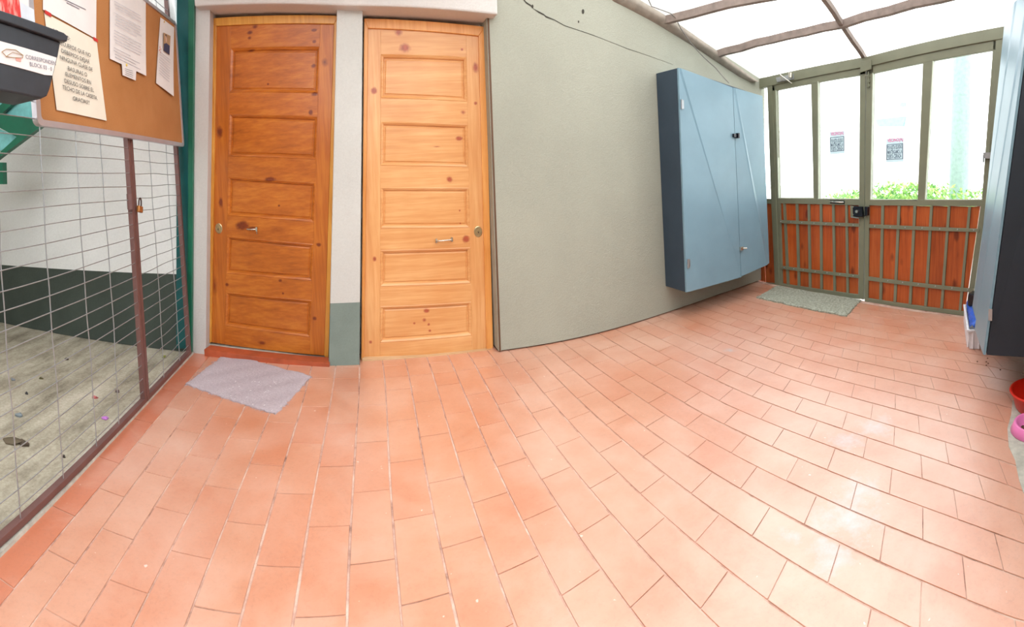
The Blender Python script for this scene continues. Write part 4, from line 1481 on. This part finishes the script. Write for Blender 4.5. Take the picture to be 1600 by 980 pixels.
b = MB(); b.prism([pp_(590, 420, .014), pp_(612, 412, .014), pp_(645, 440, .014), pp_(642, 525, .014), pp_(586, 484, .014)], (.0006, 0, 0)); b.build('portrait_jacket', paint('portrait navy', (60, 58, 84), .8), s5)
b = MB(); c = pp_(610, 372, .0145); b.ball(c, .016, (.05, .75, 1.5)); b.build('portrait_face', paint('portrait skin', (206, 168, 150), .8), s5)
b = MB(); c = pp_(610, 345, .0142); b.ball(c, .015, (.05, .9, .8)); b.build('portrait_hair', paint('portrait hair', (60, 48, 44), .8), s5)
b = MB()
for x, y in ((552, 450), (560, 470), (548, 480), (556, 500)): b.ball(pp_(x, y, .013), .006, (.1, 1, 1), 6)
b.build('emblem', paint('leaflet orange', (214, 120, 90), .8), s5)
tilt_lines(s5, pz(545, 170), pz(685, 265), pz(505, 780), pz(665, 930), [.5 + .04 * i for i in range(9)], .016, mat='ink_pale', h=.0022, x0=.15, x1=.85, seed=4)

# mail tray (plastic planter box used for letters)
TX = BX + .16
tp = lambda px, py, d=0.0: PX(TX + d).hit(px, py)
mt = thing('letter_box', tp(30, 150), 'dark grey plastic trough holding mail, hung at the left end of the cork board', 'mail box')
fr = [(-60, 16), (95, 66), (91, 88), (78, 140), (74, 150), (66, 154), (-60, 130)]
front = [tp(x, y) for x, y in fr]
b = MB(); b.prism(front, (-.145, 0, 0)); b.build('trough', M['black_plastic'], mt, bevel=.006)
rim = [(-60, -2), (0, 15.5), (100, 51), (107, 57), (105, 65), (95, 64), (0, 31), (-60, 14)]
b = MB(); b.prism([tp(x, y, .014) for x, y in rim], (-.17, 0, 0)); b.build('rim', M['black_plastic'], mt, bevel=.004)
lab = [(-60, 50), (0, 64), (88.5, 90), (82, 118), (70, 117), (0, 98), (-60, 84)]
b = MB(); b.prism([tp(x, y, .003) for x, y in lab], (-.002, 0, 0)); lb_ = b.build('label', M['paper'], mt)
lz = lambda x, y: (x / 6.125, y / 6.125)
text_obj('CORRESPONDEN', tp(*lz(244, 540), .004), tp(*lz(531, 606), .004), (1, 0, 0), 'lettering', M['ink_grey'], lb_, height=.015, lift=.001)
text_obj('BLOCK 03 - 0', tp(*lz(284, 610), .004), tp(*lz(496, 660), .004), (1, 0, 0), 'lettering', M['ink_grey'], lb_, height=.015, lift=.001)
b = MB()
pts = [(18, 495), (60, 470), (150, 478), (222, 530), (215, 555), (120, 550), (60, 540)]
for i in range(len(pts)):
    a_, c_3 = pts[i], pts[(i + 1) % len(pts)]
    b.tube([tp(*lz(*a_), .006), tp(*lz(*c_3), .006)], .0012, 5)
b.tube([tp(*lz(60, 540), .006), tp(*lz(120, 500), .006), tp(*lz(222, 530), .006)], .001, 5)
b.build('envelope_drawing', paint('drawing ochre', (168, 132, 84), .8), lb_)
b = MB()
b.prism([tp(*lz(*p), .005) for p in ((150, 555), (205, 562), (200, 590), (158, 580))], (-.001, 0, 0)); b.build('envelope_shading', paint('drawing pink', (226, 160, 150), .8), lb_)
# envelopes in tray
def env(name, label, px, d, mat):
    b = MB(); b.prism([tp(x, y, d) for x, y in px], (-.003, 0, 0)); o = b.build(name, mat); tag(o, label, 'paper'); return o
def redm():
    t = NT('red printed paper')
    w = t.noise(60, 2, .5, mapscale=(1, 1, .25))
    t.color(t.ramp(w, [(.45, lin((206, 52, 48))), (.62, lin((236, 150, 140)))])); return t.done(.7)
env('envelope', 'red and white printed leaflet standing in the letter trough', [(0, -40), (26, -40), (35, 45), (2, 40)], -.05, redm())
env('envelope', 'pale bluish envelope standing in the letter trough beside the red leaflet', [(20, -20), (30, 2), (53, 15), (56, 55), (28, 50)], -.08, paint('pale envelope', (214, 218, 226), .7))
env('envelope', 'white folded sheet at the back of the letter trough', [(-30, -60), (44, -60), (45, 30), (-30, 20)], -.11, M['paper'])

# ================================================================== MATS
def floor_mat(name, label, quad, mat, th, seed, fray=.006):
    rnd = random.Random(seed)
    c = [FLOOR.hit(x, y) for x, y in quad]
    n = 34; vs = []; N2 = n + 1
    for i in range(N2):
        for j in range(N2):
            s, q = i / n, j / n
            p = (c[0] * (1 - s) + c[1] * s) * (1 - q) + (c[3] * (1 - s) + c[2] * s) * q
            if i in (0, n) or j in (0, n): p = p + Vector((rnd.uniform(-fray, fray), rnd.uniform(-fray, fray), 0))
            vs.append(Vector((p.x, p.y, .007 + th * (0.6 if (i in (0, n) or j in (0, n)) else 1) + .002 * math.sin(i * .7 + j * .4) + rnd.uniform(0, .0015))))
    o_ = len(vs)
    vs += [Vector((v.x, v.y, .0055)) for v in vs]
    fs = []
    for i in range(n):
        for j in range(n):
            a = i * N2 + j; fs.append([a, a + 1, a + N2 + 1, a + N2]); fs.append([o_ + a, o_ + a + N2, o_ + a + N2 + 1, o_ + a + 1])
    bd = [i * N2 for i in range(N2)] + [n * N2 + j for j in range(1, N2)] + [i * N2 + n for i in range(n - 1, -1, -1)] + [j for j in range(n - 1, 0, -1)]
    for k in range(len(bd)):
        a, b_ = bd[k], bd[(k + 1) % len(bd)]
        fs.append([a, b_, o_ + b_, o_ + a])
    b = MB(); b.mesh(vs, fs, 0, False)
    t = thing(name, ((c[0] + c[2]) / 2).to_tuple()[:2] + (0.006,), label, 'mat')
    b.build('carpet', mat, t)
    b = MB()
    for k in range(120):
        e = rnd.choice([(2, 3), (2, 3), (1, 2), (3, 0)]); s = rnd.random()
        p = c[e[0]] + (c[e[1]] - c[e[0]]) * s; p = Vector((p.x, p.y, .010))
        d = Vector((rnd.uniform(-1, 1), rnd.uniform(-1, 1), 0)).normalized() * rnd.uniform(.01, .03)
        b.tube([p, p + d * .6 + Vector((0, 0, .003)), p + d - Vector((0, 0, .001))], .0012, 4)
    tag(b.build('fringe', mat, t), None, None, kind='stuff')
    return t


floor_mat('floor_mat', 'frayed mauve grey carpet piece on the tiles before the dark door', [(355, 553), (487, 590), (432, 650), (291, 603)], M['mat_mauve'], .008, 5)
floor_mat('floor_mat', 'shaggy grey green doormat inside the left gate leaf', [(1214, 449), (1345, 471), (1322, 496.5), (1182, 467)], M['mat_grey'], .016, 6, .008)
b = MB(); rnd = random.Random(9)
for _ in range(26):
    p = FLOOR.hit(rnd.uniform(350, 440), rnd.uniform(600, 640)); b.box((p.x, p.y, .018), (.008, .002, .002), Matrix.Rotation(rnd.uniform(0, 3), 3, 'Z'))
o = b.build('lint', M['paper']); tag(o, 'white lint specks on the mauve carpet piece', 'lint', kind='stuff')

# ================================================================== RIGHT SIDE SMALL THINGS
c = FLOOR.hit(1612, 640)
bw = thing('basin', (c.x, c.y, .012), 'red plastic basin cut by the right edge of the picture', 'basin')
def fitr(px, py, z): return PZ(z).hit(px, py)
rl = fitr(1579, 607, .11); 
cb = Vector((rl.x + .03, rl.y - .150, 0))
b = MB(); R0 = .155
b.lathe((cb.x, cb.y, 0), [(.0001, .014), (.105, .014), (.115, .008), (.125, .02), (.148, .10), (.158, .102), (.16, .108), (.15, .112), (.143, .104), (.112, .03), (.0001, .026)], 40)
b.build('bowl', M['red_plastic'], bw)
bw.location = (cb.x, cb.y, 0.008)
for ch in bw.children:
    for v in ch.data.vertices: v.co += Vector((c.x - cb.x, c.y - cb.y, 0.004))
rl = fitr(1582, 650, .05); cb2 = Vector((rl.x - .035, rl.y - .115, 0))
pb = thing('pet_bowl', (cb2.x, cb2.y, .008), 'pink pet food bowl with kibble in front of the red basin', 'bowl')
b = MB(); b.lathe((cb2.x, cb2.y, 0), [(.0001, .009), (.112, .009), (.115, .012), (.098, .052), (.092, .056), (.084, .052), (.066, .02), (.0001, .018)], 36)
b.build('dish', M['pink_plastic'], pb)
b = MB(); rnd = random.Random(4)
for _ in range(90):
    a = rnd.uniform(0, 6.28); r = .06 * math.sqrt(rnd.random()); b.ball((cb2.x + r * math.cos(a), cb2.y + r * math.sin(a), .024 + rnd.uniform(0, .012) - r * .08), .0065, (1, .8, .6), 5)
tag(b.build('kibble', M['kibble']), 'brown kibble lying in the pink pet bowl', 'pet food', kind='stuff')
b = MB()
for x, y in ((1527, 567), (1541, 567.5), (1543, 562), (1541, 573), (1563, 580), (1544, 570)):
    p = FLOOR.hit(x, y); b.ball((p.x, p.y, .009), .006, (1, .8, .5), 6)
tag(b.build('crumbs', M['kibble']), 'few brown crumbs on the tiles under the right cabinet', 'crumbs', kind='stuff')

# litter crate under the right cabinet
cA = FLOOR.hit(1514.5, 547); cF = FLOOR.hit(1508, 500)
cA.z = cF.z = 0
du = (cF - cA).normalized(); dv = Vector((du.y, -du.x, 0)); 
if dv.y > 0: dv = -dv
Lc = min((cF - cA).length, .6); Wc = .30; Hc = .135
lc = thing('plastic_crate', (cA.x + .2, cA.y, .007), 'white slatted plastic crate with a blue bag under the right cabinet', 'crate')
def rim_ring(z, e): return [cA - du * e - dv * e + Vector((0, 0, z)), cA + du * (Lc + e) - dv * e + Vector((0, 0, z)), cA + du * (Lc + e) + dv * (Wc + e) + Vector((0, 0, z)), cA - du * e + dv * (Wc + e) + Vector((0, 0, z))]
b = MB()
prof = [(.008, 0), (Hc, .014), (Hc, .022), (Hc + .014, .022), (Hc + .014, .006), (.03, -.012)]
rg = [rim_ring(z, e) for z, e in prof]
for q0, q1 in zip(rg, rg[1:]):
    for i in range(4):
        j = (i + 1) % 4; b.face([q0[i], q0[j], q1[j], q1[i]])
b.face(rg[-1]); b.face(rg[0][::-1])
for i, (p, q) in enumerate(((rg[0][0], rg[0][1]), (rg[0][3], rg[0][0]))):
    nrib = 12 if i == 0 else 7
    for k in range(nrib):
        s = p + (q - p) * (k + .5) / nrib + Vector((0, 0, Hc / 2)); outd = (-dv if i == 0 else -du)
        b.box(s + outd * .010, (.012, .012, Hc - .01))
b.build('crate_body', M['white_plastic'], lc)
bb = MB(); rnd = random.Random(2); n = 12; vs = []
ctr = cA + du * Lc * .5 + dv * .10
for i in range(n + 1):
    for j in range(n + 1):
        s, q = i / n, j / n
        p = cA + du * (.02 + (Lc - .04) * s) + dv * (.0 + .2 * q)
        vs.append(p + Vector((0, 0, Hc + .01 + .05 * math.sin(math.pi * q) + rnd.uniform(-.02, .02) + .03 * s)))
fs = [[i * (n + 1) + j, i * (n + 1) + j + 1, (i + 1) * (n + 1) + j + 1, (i + 1) * (n + 1) + j] for i in range(n) for j in range(n)]
bb.mesh(vs, fs, 0, True)
o = bb.build('plastic_bag', M['blue_plastic']); tag(o, 'crumpled blue plastic bag lying in the white crate', 'bag')
sm_ = o.modifiers.new('sol', 'SOLIDIFY'); sm_.thickness = .004
p = cA + du * (Lc * .80) + dv * .07 + Vector((0, 0, .235))
b = MB(); b.box(p, (.12, .10, .10)); o = b.build('black_case', M['black_enamel'], bevel=.01); tag(o, 'small black case standing at the far end of the white crate', 'case')

# cable down from the roof to the cabinet
cpx = [(1008, -12, .25), (1018, 10, .25), (1048, 21, .2), (1056, 29, .14), (1064, 45, .08), (1080, 68, .06), (1100, 90, .05), (1118, 106, .05), (1128, 118, .10), (1139, 130, .16)]
b = MB(); b.tube([onwall(x, y, d) for x, y, d in cpx], .004, 8)
tag(b.build('cable', paint('grey cable', (128, 122, 118), .5)), 'thin grey cable hanging from the roof beam down to the left cabinet', 'cable')

# leaves and scraps on the yard concrete
deb = [(104, 562, .035, (40, 34, 28)), (64, 592, .03, (90, 84, 40)), (42, 616, .02, (44, 44, 50)), (148, 622, .04, (196, 110, 110)), (164, 655, .035, (190, 120, 200)), (184, 613, .025, (96, 80, 80)), (257, 559, .03, (130, 130, 60)), (230, 597, .03, (190, 196, 200)), (100, 715, .015, (60, 54, 48)), (20, 690, .09, (96, 84, 66)), (38, 694, .06, (84, 70, 56)), (20, 594, .03, (120, 124, 130)), (30, 650, .05, (124, 132, 136))]
names = ['curled black leaf', 'yellowish dry leaf', 'dark pebble', 'faded red petal', 'small purple flower', 'grey brown leaf', 'olive leaf by the wall', 'pale crumpled wrapper', 'tiny dark seed', 'long brown leaf', 'broken brown leaf', 'grey chip', 'bluish grey scrap']
places = ['mid yard', 'left of the black leaf', 'near the left picture edge', 'beside the wide mesh leaf', 'close to the fence rail', 'beside the brown stiles', 'behind the narrow mesh leaf', 'behind the narrow mesh leaf foot', 'low at the left', 'at the left picture edge', 'right of the long brown leaf', 'at the far left', 'in the left foreground']
rnd = random.Random(12)
for (x, y, s, c), nm, plc in zip(deb, names, places):
    p = PZ(-.003).hit(x, y); b = MB(); n = 7; a0 = rnd.uniform(0, 6)
    ring = [Vector((p.x + s * .8 * math.cos(a0 + k * 2 * math.pi / n) * rnd.uniform(.5, 1), p.y + s * .5 * math.sin(a0 + k * 2 * math.pi / n) * rnd.uniform(.5, 1), rnd.uniform(.0, .012))) for k in range(n)]
    b.prism([Vector((q.x, q.y, -.003)) for q in ring], (0, 0, .004))
    top = Vector((p.x, p.y, .012))
    for k in range(n): b.face([ring[k], ring[(k + 1) % n], top])
    tag(b.build('leaf' if 'leaf' in nm else 'scrap', paint('debris ' + nm, c, .8)), nm + ' on the yard concrete ' + plc, 'litter')
